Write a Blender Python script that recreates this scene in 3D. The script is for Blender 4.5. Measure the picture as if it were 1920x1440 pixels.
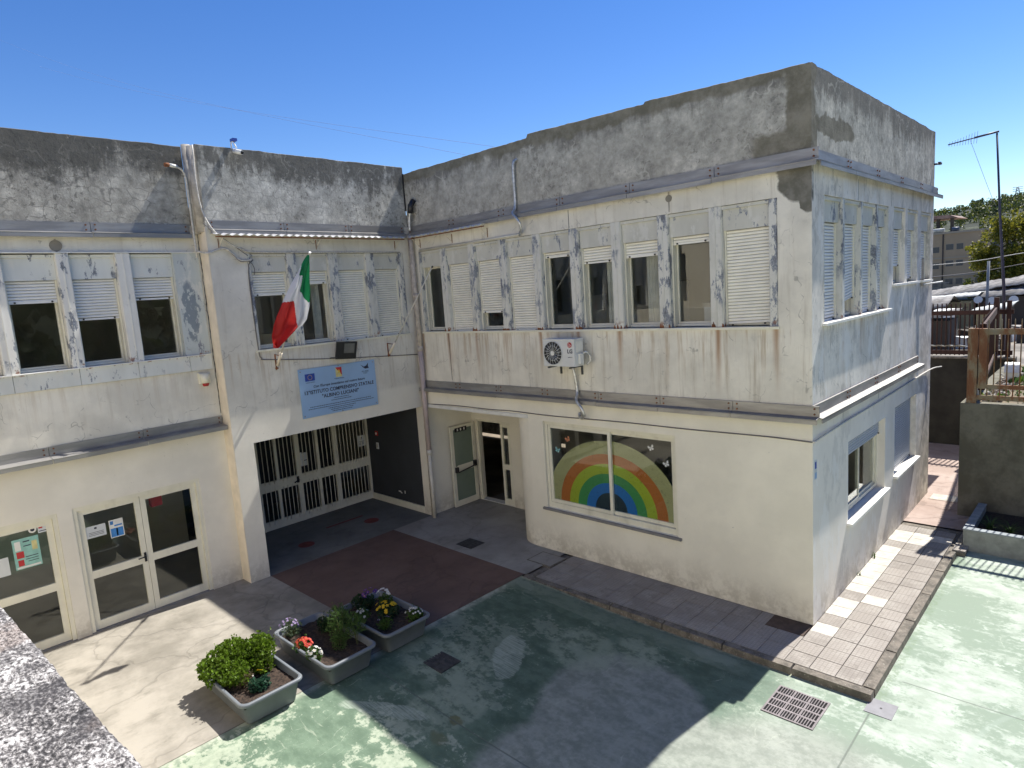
import bpy, bmesh, math, random
from mathutils import Vector, Matrix, noise as mnoise
R = math.radians
random.seed(7)
for o in list(bpy.data.objects): bpy.data.objects.remove(o, do_unlink=True)
SC = bpy.context.scene
COL = SC.collection

# ------------------------------------------------------------------ camera, sky, sun, exposure
CAM = Vector((3.086, -9.064, 5.0))
cd = bpy.data.cameras.new('camera'); cam = bpy.data.objects.new('camera', cd); COL.objects.link(cam)
cd.sensor_width = 36.0; cd.lens = 36.0 * 1210.77 / 1920.0; cd.clip_start = 0.05; cd.clip_end = 4000
ya, pi_, ro = R(44.012), R(7.937), R(3.928)
fw = Vector((-math.sin(ya) * math.cos(pi_), math.cos(ya) * math.cos(pi_), -math.sin(pi_)))
r0 = Vector((math.cos(ya), math.sin(ya), 0)); u0 = r0.cross(fw)
r2 = math.cos(ro) * r0 - math.sin(ro) * u0; u2 = math.cos(ro) * u0 + math.sin(ro) * r0
m = Matrix((r2, u2, -fw)).transposed().to_4x4(); m.translation = CAM
cam.matrix_world = m
SC.camera = cam

SUN_EL, SUN_AZ = R(56.0), R(7.0)          # azimuth measured from +Y towards +X
world = bpy.data.worlds.new('World'); SC.world = world; world.use_nodes = True
wn = world.node_tree.nodes; wl = world.node_tree.links; wn.clear()
sky = wn.new('ShaderNodeTexSky'); sky.sky_type = 'NISHITA'; sky.sun_disc = False
sky.sun_elevation = SUN_EL; sky.sun_rotation = SUN_AZ
sky.altitude = 50; sky.air_density = 0.9; sky.dust_density = 0.0; sky.ozone_density = 1.0
bg = wn.new('ShaderNodeBackground'); bg.inputs[1].default_value = 0.076
hs = wn.new('ShaderNodeHueSaturation'); hs.inputs['Hue'].default_value = .513; hs.inputs['Saturation'].default_value = 1.34; hs.inputs['Value'].default_value = 1.06
wo = wn.new('ShaderNodeOutputWorld')
wl.new(sky.outputs[0], hs.inputs['Color']); wl.new(hs.outputs[0], bg.inputs[0]); wl.new(bg.outputs[0], wo.inputs[0])
sd = bpy.data.lights.new('sun', 'SUN'); sd.energy = 4.3; sd.angle = R(0.53); sd.color = (1.0, 0.955, 0.88)
sun = bpy.data.objects.new('sun', sd); COL.objects.link(sun)
sdir = Vector((math.cos(SUN_EL) * math.sin(SUN_AZ), math.cos(SUN_EL) * math.cos(SUN_AZ), math.sin(SUN_EL)))
sun.rotation_euler = sdir.to_track_quat('Z', 'Y').to_euler(); sun.location = (0, 0, 30)
SC.render.engine = 'CYCLES'
SC.view_settings.view_transform = 'Standard'; SC.view_settings.look = 'None'
SC.view_settings.exposure = 1.02; SC.view_settings.gamma = 1.0
SC.view_settings.use_curve_mapping = False
try:
    SC.cycles.max_bounces = 8; SC.cycles.transparent_max_bounces = 12; SC.cycles.caustics_reflective = False
except Exception: pass

# ------------------------------------------------------------------ material toolkit
class Mat:
    def __init__(s, name, obj_coords=False):
        s.m = bpy.data.materials.new(name); s.m.use_nodes = True
        s.t = s.m.node_tree; s.n = s.t.nodes; s.l = s.t.links; s.n.clear()
        s.o = s.n.new('ShaderNodeOutputMaterial'); s.b = s.n.new('ShaderNodeBsdfPrincipled')
        s.l.new(s.b.outputs[0], s.o.inputs[0])
        if obj_coords:
            s.pos = s.n.new('ShaderNodeTexCoord').outputs['Object']
        else:
            s.pos = s.n.new('ShaderNodeNewGeometry').outputs['Position']
        s._sep = None
    def set(s, inp, v):
        if hasattr(v, 'default_value') or hasattr(v, 'links'): s.l.new(v, inp)
        elif isinstance(v, (tuple, list)):
            inp.default_value = tuple(v) + ((1.0,) if len(v) == 3 and inp.type == 'RGBA' else ())
        else: inp.default_value = v
    def xyz(s):
        if not s._sep:
            q = s.n.new('ShaderNodeSeparateXYZ'); s.l.new(s.pos, q.inputs[0]); s._sep = q.outputs
        return s._sep
    def vec(s, scale, vec=None, loc=(0, 0, 0)):
        q = s.n.new('ShaderNodeMapping'); s.l.new(vec or s.pos, q.inputs[0])
        q.inputs['Scale'].default_value = scale; q.inputs['Location'].default_value = loc
        return q.outputs[0]
    def noise(s, scale, detail=4, rough=.55, vec=None, dist=0.0, color=False):
        q = s.n.new('ShaderNodeTexNoise'); s.l.new(vec or s.pos, q.inputs['Vector'])
        q.inputs['Scale'].default_value = scale; q.inputs['Detail'].default_value = detail
        q.inputs['Roughness'].default_value = rough; q.inputs['Distortion'].default_value = dist
        return q.outputs['Color' if color else 'Fac']
    def voro(s, scale, feature='DISTANCE_TO_EDGE', vec=None, rand=1.0):
        q = s.n.new('ShaderNodeTexVoronoi'); q.feature = feature; s.l.new(vec or s.pos, q.inputs['Vector'])
        q.inputs['Scale'].default_value = scale; q.inputs['Randomness'].default_value = rand
        return q.outputs[0]
    def math(s, op, a, b=0.0, c=None, clamp=False):
        q = s.n.new('ShaderNodeMath'); q.operation = op; q.use_clamp = clamp
        s.set(q.inputs[0], a); s.set(q.inputs[1], b)
        if c is not None: s.set(q.inputs[2], c)
        return q.outputs[0]
    def step(s, x, a, b, lo=0.0, hi=1.0):
        q = s.n.new('ShaderNodeMapRange'); q.interpolation_type = 'SMOOTHSTEP'
        s.set(q.inputs[0], x)
        if a > b: a, b, lo, hi = b, a, hi, lo
        q.inputs[1].default_value = a; q.inputs[2].default_value = b
        q.inputs[3].default_value = lo; q.inputs[4].default_value = hi
        return q.outputs[0]
    def ramp(s, fac, stops):
        q = s.n.new('ShaderNodeValToRGB'); s.l.new(fac, q.inputs[0])
        e = q.color_ramp.elements
        while len(e) > 1: e.remove(e[0])
        e[0].position = stops[0][0]; e[0].color = (*stops[0][1], 1)
        for p, c in stops[1:]:
            k = e.new(p); k.color = (*c, 1)
        return q.outputs[0]
    def mix(s, fac, a, b, mode='MIX'):
        q = s.n.new('ShaderNodeMix'); q.data_type = 'RGBA'; q.blend_type = mode
        s.set(q.inputs[0], fac); s.set(q.inputs[6], a); s.set(q.inputs[7], b)
        return q.outputs[2]
    def warp(s, vec, scale, amt):
        n = s.noise(scale, 3, .6, vec=vec, color=True)
        a = s.n.new('ShaderNodeVectorMath'); a.operation = 'SUBTRACT'; s.l.new(n, a.inputs[0]); a.inputs[1].default_value = (.5, .5, .5)
        b = s.n.new('ShaderNodeVectorMath'); b.operation = 'SCALE'; s.l.new(a.outputs[0], b.inputs[0]); b.inputs['Scale'].default_value = amt
        c = s.n.new('ShaderNodeVectorMath'); c.operation = 'ADD'; s.l.new(vec, c.inputs[0]); s.l.new(b.outputs[0], c.inputs[1])
        return c.outputs[0]
    def ell(s, vec, c, r, soft=.25, ang=0.0):
        """1 inside an ellipse (centre c, radii r) of warped coordinates vec"""
        a = s.n.new('ShaderNodeVectorMath'); a.operation = 'SUBTRACT'; s.l.new(vec, a.inputs[0]); a.inputs[1].default_value = c
        v = a.outputs[0]
        if ang:
            k = s.n.new('ShaderNodeVectorRotate'); k.rotation_type = 'Z_AXIS'; s.l.new(v, k.inputs[0]); k.inputs['Angle'].default_value = ang; v = k.outputs[0]
        b = s.n.new('ShaderNodeVectorMath'); b.operation = 'DIVIDE'; s.l.new(v, b.inputs[0]); b.inputs[1].default_value = r
        d = s.n.new('ShaderNodeVectorMath'); d.operation = 'LENGTH'; s.l.new(b.outputs[0], d.inputs[0])
        return s.step(d.outputs['Value'], 1 + soft / 2, 1 - soft / 2)
    def fin(s, color, rough=.85, bump=None, strength=.3, dist=.01, metallic=0.0, spec=None):
        s.set(s.b.inputs['Base Color'], color); s.set(s.b.inputs['Roughness'], rough)
        s.b.inputs['Metallic'].default_value = metallic
        if spec is not None: s.b.inputs['Specular IOR Level'].default_value = spec
        if bump is not None:
            q = s.n.new('ShaderNodeBump'); q.inputs['Strength'].default_value = strength; q.inputs['Distance'].default_value = dist
            s.l.new(bump, q.inputs['Height']); s.l.new(q.outputs[0], s.b.inputs['Normal'])
        return s.m

def simple(name, col, rough=.6, metallic=0.0, var=.12, scale=6.0, bump=0.0, spec=None, dirt=None):
    k = Mat(name); n = k.noise(scale, 5, .6)
    a = tuple(c * (1 - var) for c in col); b = tuple(min(1, c * (1 + var)) for c in col)
    c = k.mix(k.step(n, .3, .7), a, b)
    if dirt:
        d = k.noise(scale * .6, 6, .7, vec=k.vec((1.6, 1.6, .35)))
        c = k.mix(k.step(d, .52, .75, 0, dirt[1]), c, dirt[0])
    fine = k.noise(scale * 12, 3, .6) if bump else None
    return k.fin(c, rough, fine, bump, .004, metallic, spec)

# ---- rendered walls: off-white paint, cooler and dirtier upstairs, cream below, rust and rain streaks
def wall_mat(name, axis, pitch0, pitch, rust=.85, upper=(.84, .805, .705), lower=(.87, .83, .715), grime=1.0, patch=False, side=False):
    k = Mat(name); P = k.xyz(); u = P[0] if axis == 'x' else P[1]; z = P[2]
    big = k.noise(.9, 6, .62); mid = k.noise(3.2, 6, .65); fine = k.noise(60, 4, .6)
    up = k.mix(k.step(big, .38, .66), tuple(c * .80 for c in upper), upper)
    up = k.mix(k.step(mid, .54, .74, 0, .42 * grime), up, (.40, .39, .36))
    lo = k.mix(k.step(big, .35, .7), tuple(c * .88 for c in lower), lower)
    lo = k.mix(k.step(mid, .58, .8, 0, .2 * grime), lo, (.5, .46, .38))
    isup = k.step(z, 3.08, 3.2)
    c = k.mix(isup, lo, up)
    # fine vertical wash streaks
    st = k.noise(2.2, 5, .7, vec=k.vec((3.2, 3.2, .22)))
    c = k.mix(k.math('MULTIPLY', k.step(st, .50, .74), k.math('MULTIPLY', isup, .55 * grime)), c, (.40, .35, .27))
    st2 = k.noise(5.5, 4, .7, vec=k.vec((2.6, 2.6, .12), loc=(3, 1, 0)))
    below = k.math('MULTIPLY', k.step(z, 4.3, 4.22), k.step(z, 3.25, 4.2))
    c = k.mix(k.math('MULTIPLY', k.step(st2, .50, .66), k.math('MULTIPLY', below, .62 * grime)), c, (.42, .31, .19))
    # rust runs under each upright
    wob = k.math('MULTIPLY', k.math('SUBTRACT', k.noise(1.6, 3, .6, vec=k.vec((1, 1, .5))), .5), .10)
    fr = k.math('FRACT', k.math('ADD', k.math('DIVIDE', k.math('SUBTRACT', k.math('ADD', u, wob), pitch0), pitch), 40.5))
    d = k.math('MULTIPLY', k.math('ABSOLUTE', k.math('SUBTRACT', fr, .5)), pitch)
    run = k.math('MULTIPLY', k.step(d, .075, .0), k.math('MULTIPLY', k.step(z, 3.1, 4.25), k.step(z, 4.32, 4.28)))
    run = k.math('MULTIPLY', run, k.step(k.noise(1.1, 2, .5, vec=k.vec((1, 1, .15), loc=(7, 2, 0))), .40, .56, .15 * rust, rust))
    c = k.mix(run, c, (.33, .17, .075))
    # hairline cracks and chips in the paint upstairs
    cr = k.voro(1.1, vec=k.warp(k.pos, 1.5, .9))
    crm = k.math('MULTIPLY', k.math('MULTIPLY', k.step(cr, .010, .002), isup), k.step(mid, .49, .58))
    c = k.mix(k.math('MULTIPLY', crm, .5), c, (.22, .21, .19))
    chip = k.math('MULTIPLY', k.step(k.noise(7, 5, .7), .68, .72), k.step(big, .46, .56))
    c = k.mix(k.math('MULTIPLY', chip, .65), c, (.33, .33, .33))
    # splash dirt at the foot of the wall
    foot = k.math('MULTIPLY', k.step(z, .62, .0), k.step(k.math('ADD', k.math('MULTIPLY', mid, .6), k.math('MULTIPLY', k.noise(14, 6, .7), .4)), .40, .58, .1, .9))
    c = k.mix(k.math('MULTIPLY', foot, .62), c, (.36, .32, .25))
    spk = k.math('MULTIPLY', k.step(k.noise(26, 4, .7), .66, .70), k.step(k.noise(1.2, 3, .6, vec=k.vec((1, 1, 1), loc=(3, 3, 3))), .52, .60))
    c = k.mix(k.math('MULTIPLY', spk, .6), c, (.30, .29, .26))
    if patch:    # grey cement repair at the corner under the flashing
        w = k.warp(k.pos, 5, .16)
        a = k.ell(w, (-.12 if axis == 'x' else 0, 0.0, 6.32), (.34, 9, .36), .12)
        b = k.ell(w, (-.03, 0.0, 6.02), (.14, 9, .24), .15)
        pm = k.math('MAXIMUM', a, b)
        if side: pm = k.math('MULTIPLY', a, k.step(P[1], .10, .04))
        c = k.mix(pm, c, k.mix(k.step(mid, .4, .6), (.15, .145, .12), (.235, .225, .195)))
    if side:
        wb = k.noise(1.4, 7, .72, vec=k.vec((1, 1, .6), loc=(4, 4, 4)))
        c = k.mix(k.math('MULTIPLY', k.step(wb, .53, .60), .28), c, (.42, .40, .37))
        wc = k.noise(2.3, 6, .7, vec=k.vec((1, 1, .45), loc=(9, 1, 2)))
        c = k.mix(k.math('MULTIPLY', k.step(wc, .53, .58), .55), c, (.84, .82, .78))
        wf = k.noise(4.5, 7, .75, vec=k.vec((1, 1, .4), loc=(1, 5, 2)))
        c = k.mix(k.math('MULTIPLY', k.step(wf, .54, .60), k.math('MULTIPLY', isup, .5)), c, (.40, .38, .34))
        wd = k.step(P[1], 4.5, 7.2, 0, .5)
        c = k.mix(k.math('MULTIPLY', wd, k.step(mid, .40, .6)), c, (.28, .27, .24))
    h = k.math('ADD', k.math('MULTIPLY', fine, .4), k.math('MULTIPLY', mid, 1.2))
    return k.fin(c, .9, h, .35, .008, spec=.2)

def concrete_parapet(name, light, dark, amount, bricks=0.0, patch=None, crack=.6):
    k = Mat(name); P = k.xyz(); z = P[2]
    big = k.noise(.75, 8, .66); mid = k.noise(2.6, 8, .7); fine = k.noise(34, 5, .65)
    streak = k.noise(1.9, 6, .72, vec=k.vec((2.6, 2.6, .38)))
    m2_ = k.math('ADD', k.math('MULTIPLY', mid, .6), k.math('MULTIPLY', k.noise(8, 7, .72), .4))
    c = k.ramp(m2_, [(.34, tuple(v * .42 for v in light)), (.46, tuple(v * .75 for v in light)), (.55, light), (.66, tuple(min(1, v * 1.45) for v in light))])
    top = k.step(z, 6.9, 7.75, 0, .22)
    dm = k.step(k.math('ADD', k.math('ADD', k.math('MULTIPLY', big, .35), k.math('ADD', k.math('MULTIPLY', streak, .35), k.math('MULTIPLY', k.noise(5.5, 7, .75, vec=k.vec((1, 1, .8), loc=(2, 9, 1))), .3))), top), .58 - amount, .70 - amount, 0, .88)
    c = k.mix(dm, c, dark)
    if bricks:   # blocks showing through the thin render
        w = k.warp(k.pos, 2.5, .22)
        q = k.voro(1.0, vec=k.vec((3.4, 3.4, 5.6), vec=w), rand=.55)
        ln = k.math('MULTIPLY', k.step(q, .045, .01), k.step(mid, .42, .56))
        c = k.mix(k.math('MULTIPLY', ln, bricks), c, (.10, .10, .095))
    sp_ = k.math('MULTIPLY', k.step(k.noise(13, 6, .75), .53, .60), k.step(big, .46, .54))
    c = k.mix(k.math('MULTIPLY', sp_, .6), c, tuple(v * .8 for v in dark))
    lc = k.voro(1.25, vec=k.warp(k.pos, 1.7, 1.1))
    lm = k.math('MULTIPLY', k.step(lc, .03, .004), k.step(big, .45, .55))
    c = k.mix(k.math('MULTIPLY', lm, crack), c, tuple(min(1, v * 1.35) for v in light))
    lichen = k.math('MULTIPLY', k.step(k.noise(9, 6, .75), .60, .68), .5)
    c = k.mix(lichen, c, tuple(min(1, v * 1.3) for v in light))
    if patch:
        w = k.warp(k.pos, 3.2, .30)
        s2 = k.n.new('ShaderNodeSeparateXYZ'); k.l.new(w, s2.inputs[0])
        wx, wy, wz = s2.outputs[0], s2.outputs[1], s2.outputs[2]
        if patch == 'front':
            pm = k.math('MULTIPLY', k.step(wx, -.36, -.30), k.step(P[1], .3, .2))
            lowr = k.math('MULTIPLY', k.step(wx, -.85, -.7), k.step(wz, 6.95, 6.85))
            pm = k.math('MAXIMUM', pm, lowr)
            pm = k.math('MAXIMUM', pm, k.step(wz, 7.52, 7.60))
        else:
            pm = k.math('MAXIMUM', k.step(wy, .16, .10), k.math('MULTIPLY', k.ell(w, (0, .9, 6.95), (9, .9, .16), .2), 1.0))
        c = k.mix(k.math('MULTIPLY', pm, .92), c, k.mix(k.step(mid, .38, .62), (.155, .142, .105), (.25, .232, .18)))
    h = k.math('ADD', k.math('MULTIPLY', fine, .35), k.math('ADD', k.math('MULTIPLY', mid, 1.5), k.math('MULTIPLY', lc, .0)))
    return k.fin(c, .95, h, .55, .014, spec=.15)

M = {}
M['wall_x'] = wall_mat('render_front', 'x', -.48, .872, patch=True)
M['wall_y'] = wall_mat('render_entrance', 'y', -.95, .88, .06, upper=(.80, .77, .685), lower=(.84, .805, .705), grime=.75)
M['wall_l'] = wall_mat('render_left', 'y', -.95, .838, .1, upper=(.84, .81, .715), lower=(.86, .825, .725), grime=.45)
M['wall_s'] = wall_mat('render_side', 'y', 1.3, .86, .4, upper=(.88, .825, .73), lower=(.88, .83, .745), grime=.9, patch=True, side=True)
M['par_x'] = concrete_parapet('concrete_front', (.47, .45, .39), (.19, .182, .158), -.03, 0, 'front', .45)
M['par_y'] = concrete_parapet('concrete_entrance', (.55, .53, .47), (.125, .12, .105), -.01, .35, None, .15)
M['par_l'] = concrete_parapet('concrete_left', (.46, .44, .385), (.10, .097, .086), .02, .5, None, .1)
M['par_s'] = concrete_parapet('concrete_side', (.55, .525, .45), (.185, .175, .15), .015, 0, 'side', .3)
M['mortar'] = simple('cement_joint', (.42, .39, .34), .95, var=.3, scale=5, bump=.4, dirt=((.12, .11, .10), .7))
M['tan'] = simple('tan_strip', (.78, .70, .57), .9, var=.10, scale=3, bump=.3, dirt=((.42, .34, .26), .4))
M['disc'] = simple('cover_cement', (.26, .24, .20), .9)

k = Mat('galvanised'); n = k.noise(2.0, 5, .6, vec=k.vec((.6, .6, 4))); n2 = k.noise(14, 4, .6)
M['galv'] = k.fin(k.mix(k.step(n, .35, .65), (.27, .262, .25), (.38, .37, .35)), k.math('MULTIPLY_ADD', n2, .3, .35), n2, .08, .003, .55)

# old blue-grey paint peeling off the panels between the windows
def peel(name, base, amt, spot=None):
    k = Mat(name); v = k.vec((1, 1, .38))
    a = k.noise(7.5, 8, .72, vec=v); b = k.noise(2.0, 4, .6, vec=v); f = k.noise(40, 4, .6)
    c = k.mix(k.step(b, .35, .65), tuple(x * .87 for x in base), base)
    c = k.mix(k.math('MULTIPLY', k.step(k.noise(3.4, 7, .7, vec=k.vec((1, 1, .5), loc=(5, 5, 5))), .50 - amt, .56 - amt), .55), c, (.70, .69, .64))
    b = k.math('ADD', k.math('MULTIPLY', b, .5), k.math('MULTIPLY', k.noise(1.15, 3, .5, vec=k.vec((1, 1, .8), loc=(6, 6, 6))), .5))
    m1 = k.math('MULTIPLY', k.step(a, .565 - amt, .58 - amt), k.step(b, .45, .50))
    c = k.mix(m1, c, k.mix(k.step(f, .4, .6), (.20, .22, .26), (.34, .36, .39)))
    m2 = k.math('MULTIPLY', k.step(a, .615 - amt, .63 - amt), k.step(b, .50, .56))
    c = k.mix(k.math('MULTIPLY', m2, .6), c, (.13, .13, .14))
    z = k.xyz()[2]
    rust = k.math('MULTIPLY', k.math('MULTIPLY', k.step(z, 4.46, 4.32), k.step(z, 4.26, 4.29)), k.step(k.noise(9, 6, .7), .54, .60))
    c = k.mix(k.math('MULTIPLY', rust, .9), c, (.22, .075, .03))
    if spot:
        sp = k.math('MULTIPLY', k.ell(k.warp(k.pos, 4, .25), spot, (9, .13, .55), .2), k.step(k.noise(11, 6, .7, vec=k.vec((1, 1, .5))), .42, .47))
        c = k.mix(k.math('MULTIPLY', sp, .9), c, (.20, .24, .28))
    h = k.math('SUBTRACT', k.math('MULTIPLY', f, .2), m1)
    return k.fin(c, .72, h, .3, .004, spec=.3)
M['peel'] = peel('peeling_paint', (.66, .65, .585), .052)
M['panel'] = peel('panel_paint', (.62, .61, .54), -.03)
M['sill_l'] = peel('band_paint', (.70, .72, .69), -.02)
M['peel_w'] = peel('white_peeling_paint', (.80, .79, .74), .02)
M['side_p'] = peel('side_panel_paint', (.53, .57, .56), -.02, (-8.86, -4.68, 5.05))
M['shutter'] = simple('shutter_pvc', (.86, .84, .75), .45, var=.05, scale=3, spec=.4)
M['shutter_w'] = simple('shutter_white', (.72, .73, .73), .45, var=.05, scale=3, spec=.4)
M['shutter_g'] = simple('shutter_grey', (.50, .53, .57), .5, var=.04, scale=3)
M['cream'] = simple('cream_aluminium', (.76, .735, .61), .42, var=.06, scale=3, spec=.45, dirt=((.35, .31, .22), .35))
M['white'] = simple('white_paint', (.75, .745, .70), .5, var=.06, scale=6)
M['marble'] = simple('marble_sill', (.78, .77, .72), .5, var=.08, scale=6)
M['sillgrey'] = simple('grey_sill', (.22, .215, .22), .6, var=.12, scale=6, bump=.2)
M['black'] = simple('black_plastic', (.018, .018, .02), .4, var=.1)
M['darkgrey'] = simple('dark_grey_metal', (.05, .055, .06), .45, var=.15)
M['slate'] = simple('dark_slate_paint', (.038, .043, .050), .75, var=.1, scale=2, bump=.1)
M['room'] = simple('room_plaster', (.36, .35, .31), .9, var=.08, scale=1)
M['roomfloor'] = simple('room_floor', (.13, .12, .10), .6, var=.1, scale=2)
M['roof'] = simple('roof_bitumen', (.16, .16, .15), .95, var=.2)
M['rust'] = simple('rust', (.20, .08, .035), .95, var=.4, scale=9)
M['door_g'] = simple('frosted_panel', (.20, .25, .20), .25, var=.06, scale=2)
M['red'] = simple('red_plastic', (.42, .02, .02), .4)
M['foil'] = simple('foil_wrap', (.62, .62, .60), .28, metallic=.75, var=.25, scale=22, bump=.9)
M['pipe'] = simple('old_pipe', (.50, .45, .40), .7, var=.25, scale=7, dirt=((.22, .14, .10), .8))
M['pipe_pink'] = simple('painted_pipe', (.46, .385, .375), .6, var=.12, scale=4, dirt=((.25, .2, .18), .5))
M['pipe_w'] = simple('pale_pipe', (.60, .58, .52), .6, var=.12, scale=4)
M['ac'] = simple('ac_case', (.66, .67, .66), .4, var=.03)
M['wire'] = simple('grey_cable', (.16, .15, .15), .7)
M['wire_w'] = simple('white_cable', (.55, .53, .48), .6, var=.2, scale=20)
M['signblue'] = simple('sign_blue', (.29, .45, .68), .3, var=.05, scale=1.2, spec=.5)
M['ink'] = simple('dark_ink', (.025, .03, .06), .5)
M['navy'] = simple('navy_print', (.02, .06, .35), .5)
M['yellow'] = simple('yellow_print', (.70, .50, .06), .5)
M['yel_pale'] = simple('pale_yellow_print', (.62, .56, .26), .5)
M['redprint'] = simple('red_print', (.50, .03, .035), .5)
M['paper'] = simple('paper', (.62, .65, .66), .6, var=.03)
M['poster_t'] = simple('teal_poster', (.27, .52, .46), .5, var=.1, scale=14)
M['poster_b'] = simple('blue_poster', (.05, .22, .55), .5, var=.15, scale=10)
M['tub'] = simple('grey_plastic_tub', (.155, .172, .19), .5, var=.08, scale=5, bump=.1)
M['soil'] = simple('potting_soil', (.040, .026, .018), 1, var=.7, scale=25, bump=1.0)
M['curtain_w'] = simple('white_curtain', (.55, .54, .50), .9)
M['curtain_g'] = simple('dark_green_curtain', (.015, .05, .04), .9)
M['furn'] = simple('pale_furniture', (.42, .40, .36), .6)
M['iron'] = simple('cast_iron', (.045, .045, .045), .75, var=.4, scale=14, bump=.5)
M['lens'] = simple('floodlight_glass', (.14, .145, .14), .15, spec=.6)
M['dimred'] = simple('faded_red_paint', (.16, .035, .03), .8, var=.3)
M['rustlid'] = simple('rusty_lid', (.075, .05, .038), .85, var=.3, scale=8, bump=.4)
M['bed'] = simple('bed_concrete', (.27, .28, .26), .9, var=.2, scale=5, bump=.3)
M['bedrim'] = simple('bed_rim', (.26, .29, .31), .85, var=.15, scale=6, bump=.3)
M['lot'] = simple('lot_gravel', (.22, .20, .17), 1, var=.35, scale=.6, bump=.3)
M['pline'] = simple('power_line', (.30, .33, .50), .8)
M['opp'] = simple('bounce_render', (.78, .70, .56), .9, var=.08, scale=.8)  # pale render, kept bright to bounce sun onto the school front
M['rubble'] = simple('rubble_stone', (.30, .25, .20), .95, var=.3); M['rubble2'] = simple('rubble_white', (.55, .52, .46), .9)
M['aer'] = simple('aerial_metal', (.04, .035, .06), .5); M['steel'] = simple('steel_lattice', (.20, .22, .24), .6)
M['navy_tank'] = simple('navy_tank', (.04, .06, .10), .5)
M['slit'] = simple('shutter_slit', (.42, .40, .34), .9)
M['darkwall'] = simple('dark_rear_wall', (.035, .033, .026), .95, var=.3, scale=2)  # one even dark colour for the rear wall
M['pit'] = simple('drain_pit', (.008, .008, .008), 1)
def glass(name, tint, refl):
    k = Mat(name); k.n.remove(k.b)
    tr = k.n.new('ShaderNodeBsdfTransparent'); tr.inputs[0].default_value = (*tint, 1)
    gl = k.n.new('ShaderNodeBsdfGlossy'); gl.inputs['Roughness'].default_value = .015; gl.inputs[0].default_value = (.95, .97, .96, 1)
    lw = k.n.new('ShaderNodeLayerWeight'); lw.inputs['Blend'].default_value = .5      # the same from both sides of the sheet
    fr = k.math('MULTIPLY_ADD', k.math('POWER', lw.outputs['Facing'], 4.0), .75, refl, clamp=True)
    w = k.noise(1.3, 2, .5)
    bp = k.n.new('ShaderNodeBump'); bp.inputs['Strength'].default_value = .05; bp.inputs['Distance'].default_value = .02
    k.l.new(w, bp.inputs['Height']); k.l.new(bp.outputs[0], gl.inputs['Normal'])
    mx = k.n.new('ShaderNodeMixShader'); k.l.new(fr, mx.inputs[0]); k.l.new(tr.outputs[0], mx.inputs[1]); k.l.new(gl.outputs[0], mx.inputs[2])
    k.l.new(mx.outputs[0], k.o.inputs[0]); return k.m
M['glass'] = glass('window_glass', (.93, .95, .94), .05)
M['glass_d'] = glass('door_glass', (.93, .95, .94), .045)

# ------------------------------------------------------------------ mesh toolkit
class MB:
    def __init__(s): s.v = []; s.f = []; s.mi = []; s.sm = []; s.mats = []
    def mat(s, m):
        if m not in s.mats: s.mats.append(m)
        return s.mats.index(m)
    def face(s, pts, m, smooth=False):
        i = len(s.v); s.v += [tuple(p) for p in pts]; s.f.append(tuple(range(i, i + len(pts)))); s.mi.append(s.mat(m)); s.sm.append(smooth)
    def hexa(s, c, m):
        i = len(s.v); s.v += [tuple(p) for p in c]
        for q in ((0, 3, 2, 1), (4, 5, 6, 7), (0, 1, 5, 4), (1, 2, 6, 5), (2, 3, 7, 6), (3, 0, 4, 7)):
            s.f.append(tuple(i + a for a in q)); s.mi.append(s.mat(m)); s.sm.append(False)
        return s
    def box(s, x0, x1, y0, y1, z0, z1, m, F=None):
        F = F or (lambda a, b, c: (a, b, c))
        return s.hexa([F(x0, y0, z0), F(x1, y0, z0), F(x1, y1, z0), F(x0, y1, z0), F(x0, y0, z1), F(x1, y0, z1), F(x1, y1, z1), F(x0, y1, z1)], m)
    def grid(s, rows, m, smooth=True, closed=False):
        i = len(s.v); nr = len(rows); nc = len(rows[0])
        for r in rows: s.v += [tuple(p) for p in r]
        for a in range(nr - 1):
            for b in range(nc if closed else nc - 1):
                b2 = (b + 1) % nc
                s.f.append((i + a * nc + b, i + a * nc + b2, i + (a + 1) * nc + b2, i + (a + 1) * nc + b)); s.mi.append(s.mat(m)); s.sm.append(smooth)
        return s
    def tube(s, pts, r, m, n=8, caps=True):
        pts = [Vector(p) for p in pts]; rows = []
        up = Vector((0, 0, 1))
        t0 = (pts[1] - pts[0]).normalized()
        if abs(t0.dot(up)) > .9: up = Vector((0, 1, 0))
        side = t0.cross(up).normalized()
        for j, p in enumerate(pts):
            t = (pts[min(j + 1, len(pts) - 1)] - pts[max(j - 1, 0)]).normalized()
            side = (side - t * side.dot(t)).normalized(); u = side.cross(t)
            rr = r[j] if isinstance(r, (list, tuple)) else r
            rows.append([p + (side * math.cos(2 * math.pi * q / n) + u * math.sin(2 * math.pi * q / n)) * rr for q in range(n)])
        s.grid(rows, m, True, True)
        if caps:
            s.face(rows[0], m); s.face(rows[-1][::-1], m)
        return s
    def disc(s, c, nrm, r, th, m, n=24):
        c = Vector(c); nrm = Vector(nrm).normalized(); s.tube([c, c + nrm * th], r, m, n); return s
    def make(s, name, parent=None, fix=True, **props):
        me = bpy.data.meshes.new(name); me.from_pydata(s.v, [], s.f)
        for m_ in s.mats: me.materials.append(M[m_] if isinstance(m_, str) else m_)
        me.polygons.foreach_set('material_index', s.mi); me.polygons.foreach_set('use_smooth', s.sm)
        if fix:
            b = bmesh.new(); b.from_mesh(me); bmesh.ops.remove_doubles(b, verts=b.verts, dist=1e-5)
            bmesh.ops.recalc_face_normals(b, faces=b.faces); b.to_mesh(me); b.free()
        me.update()
        o = bpy.data.objects.new(name, me); COL.objects.link(o)
        if parent: o.parent = parent
        for k_, v_ in props.items(): o[k_] = v_
        return o

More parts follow.
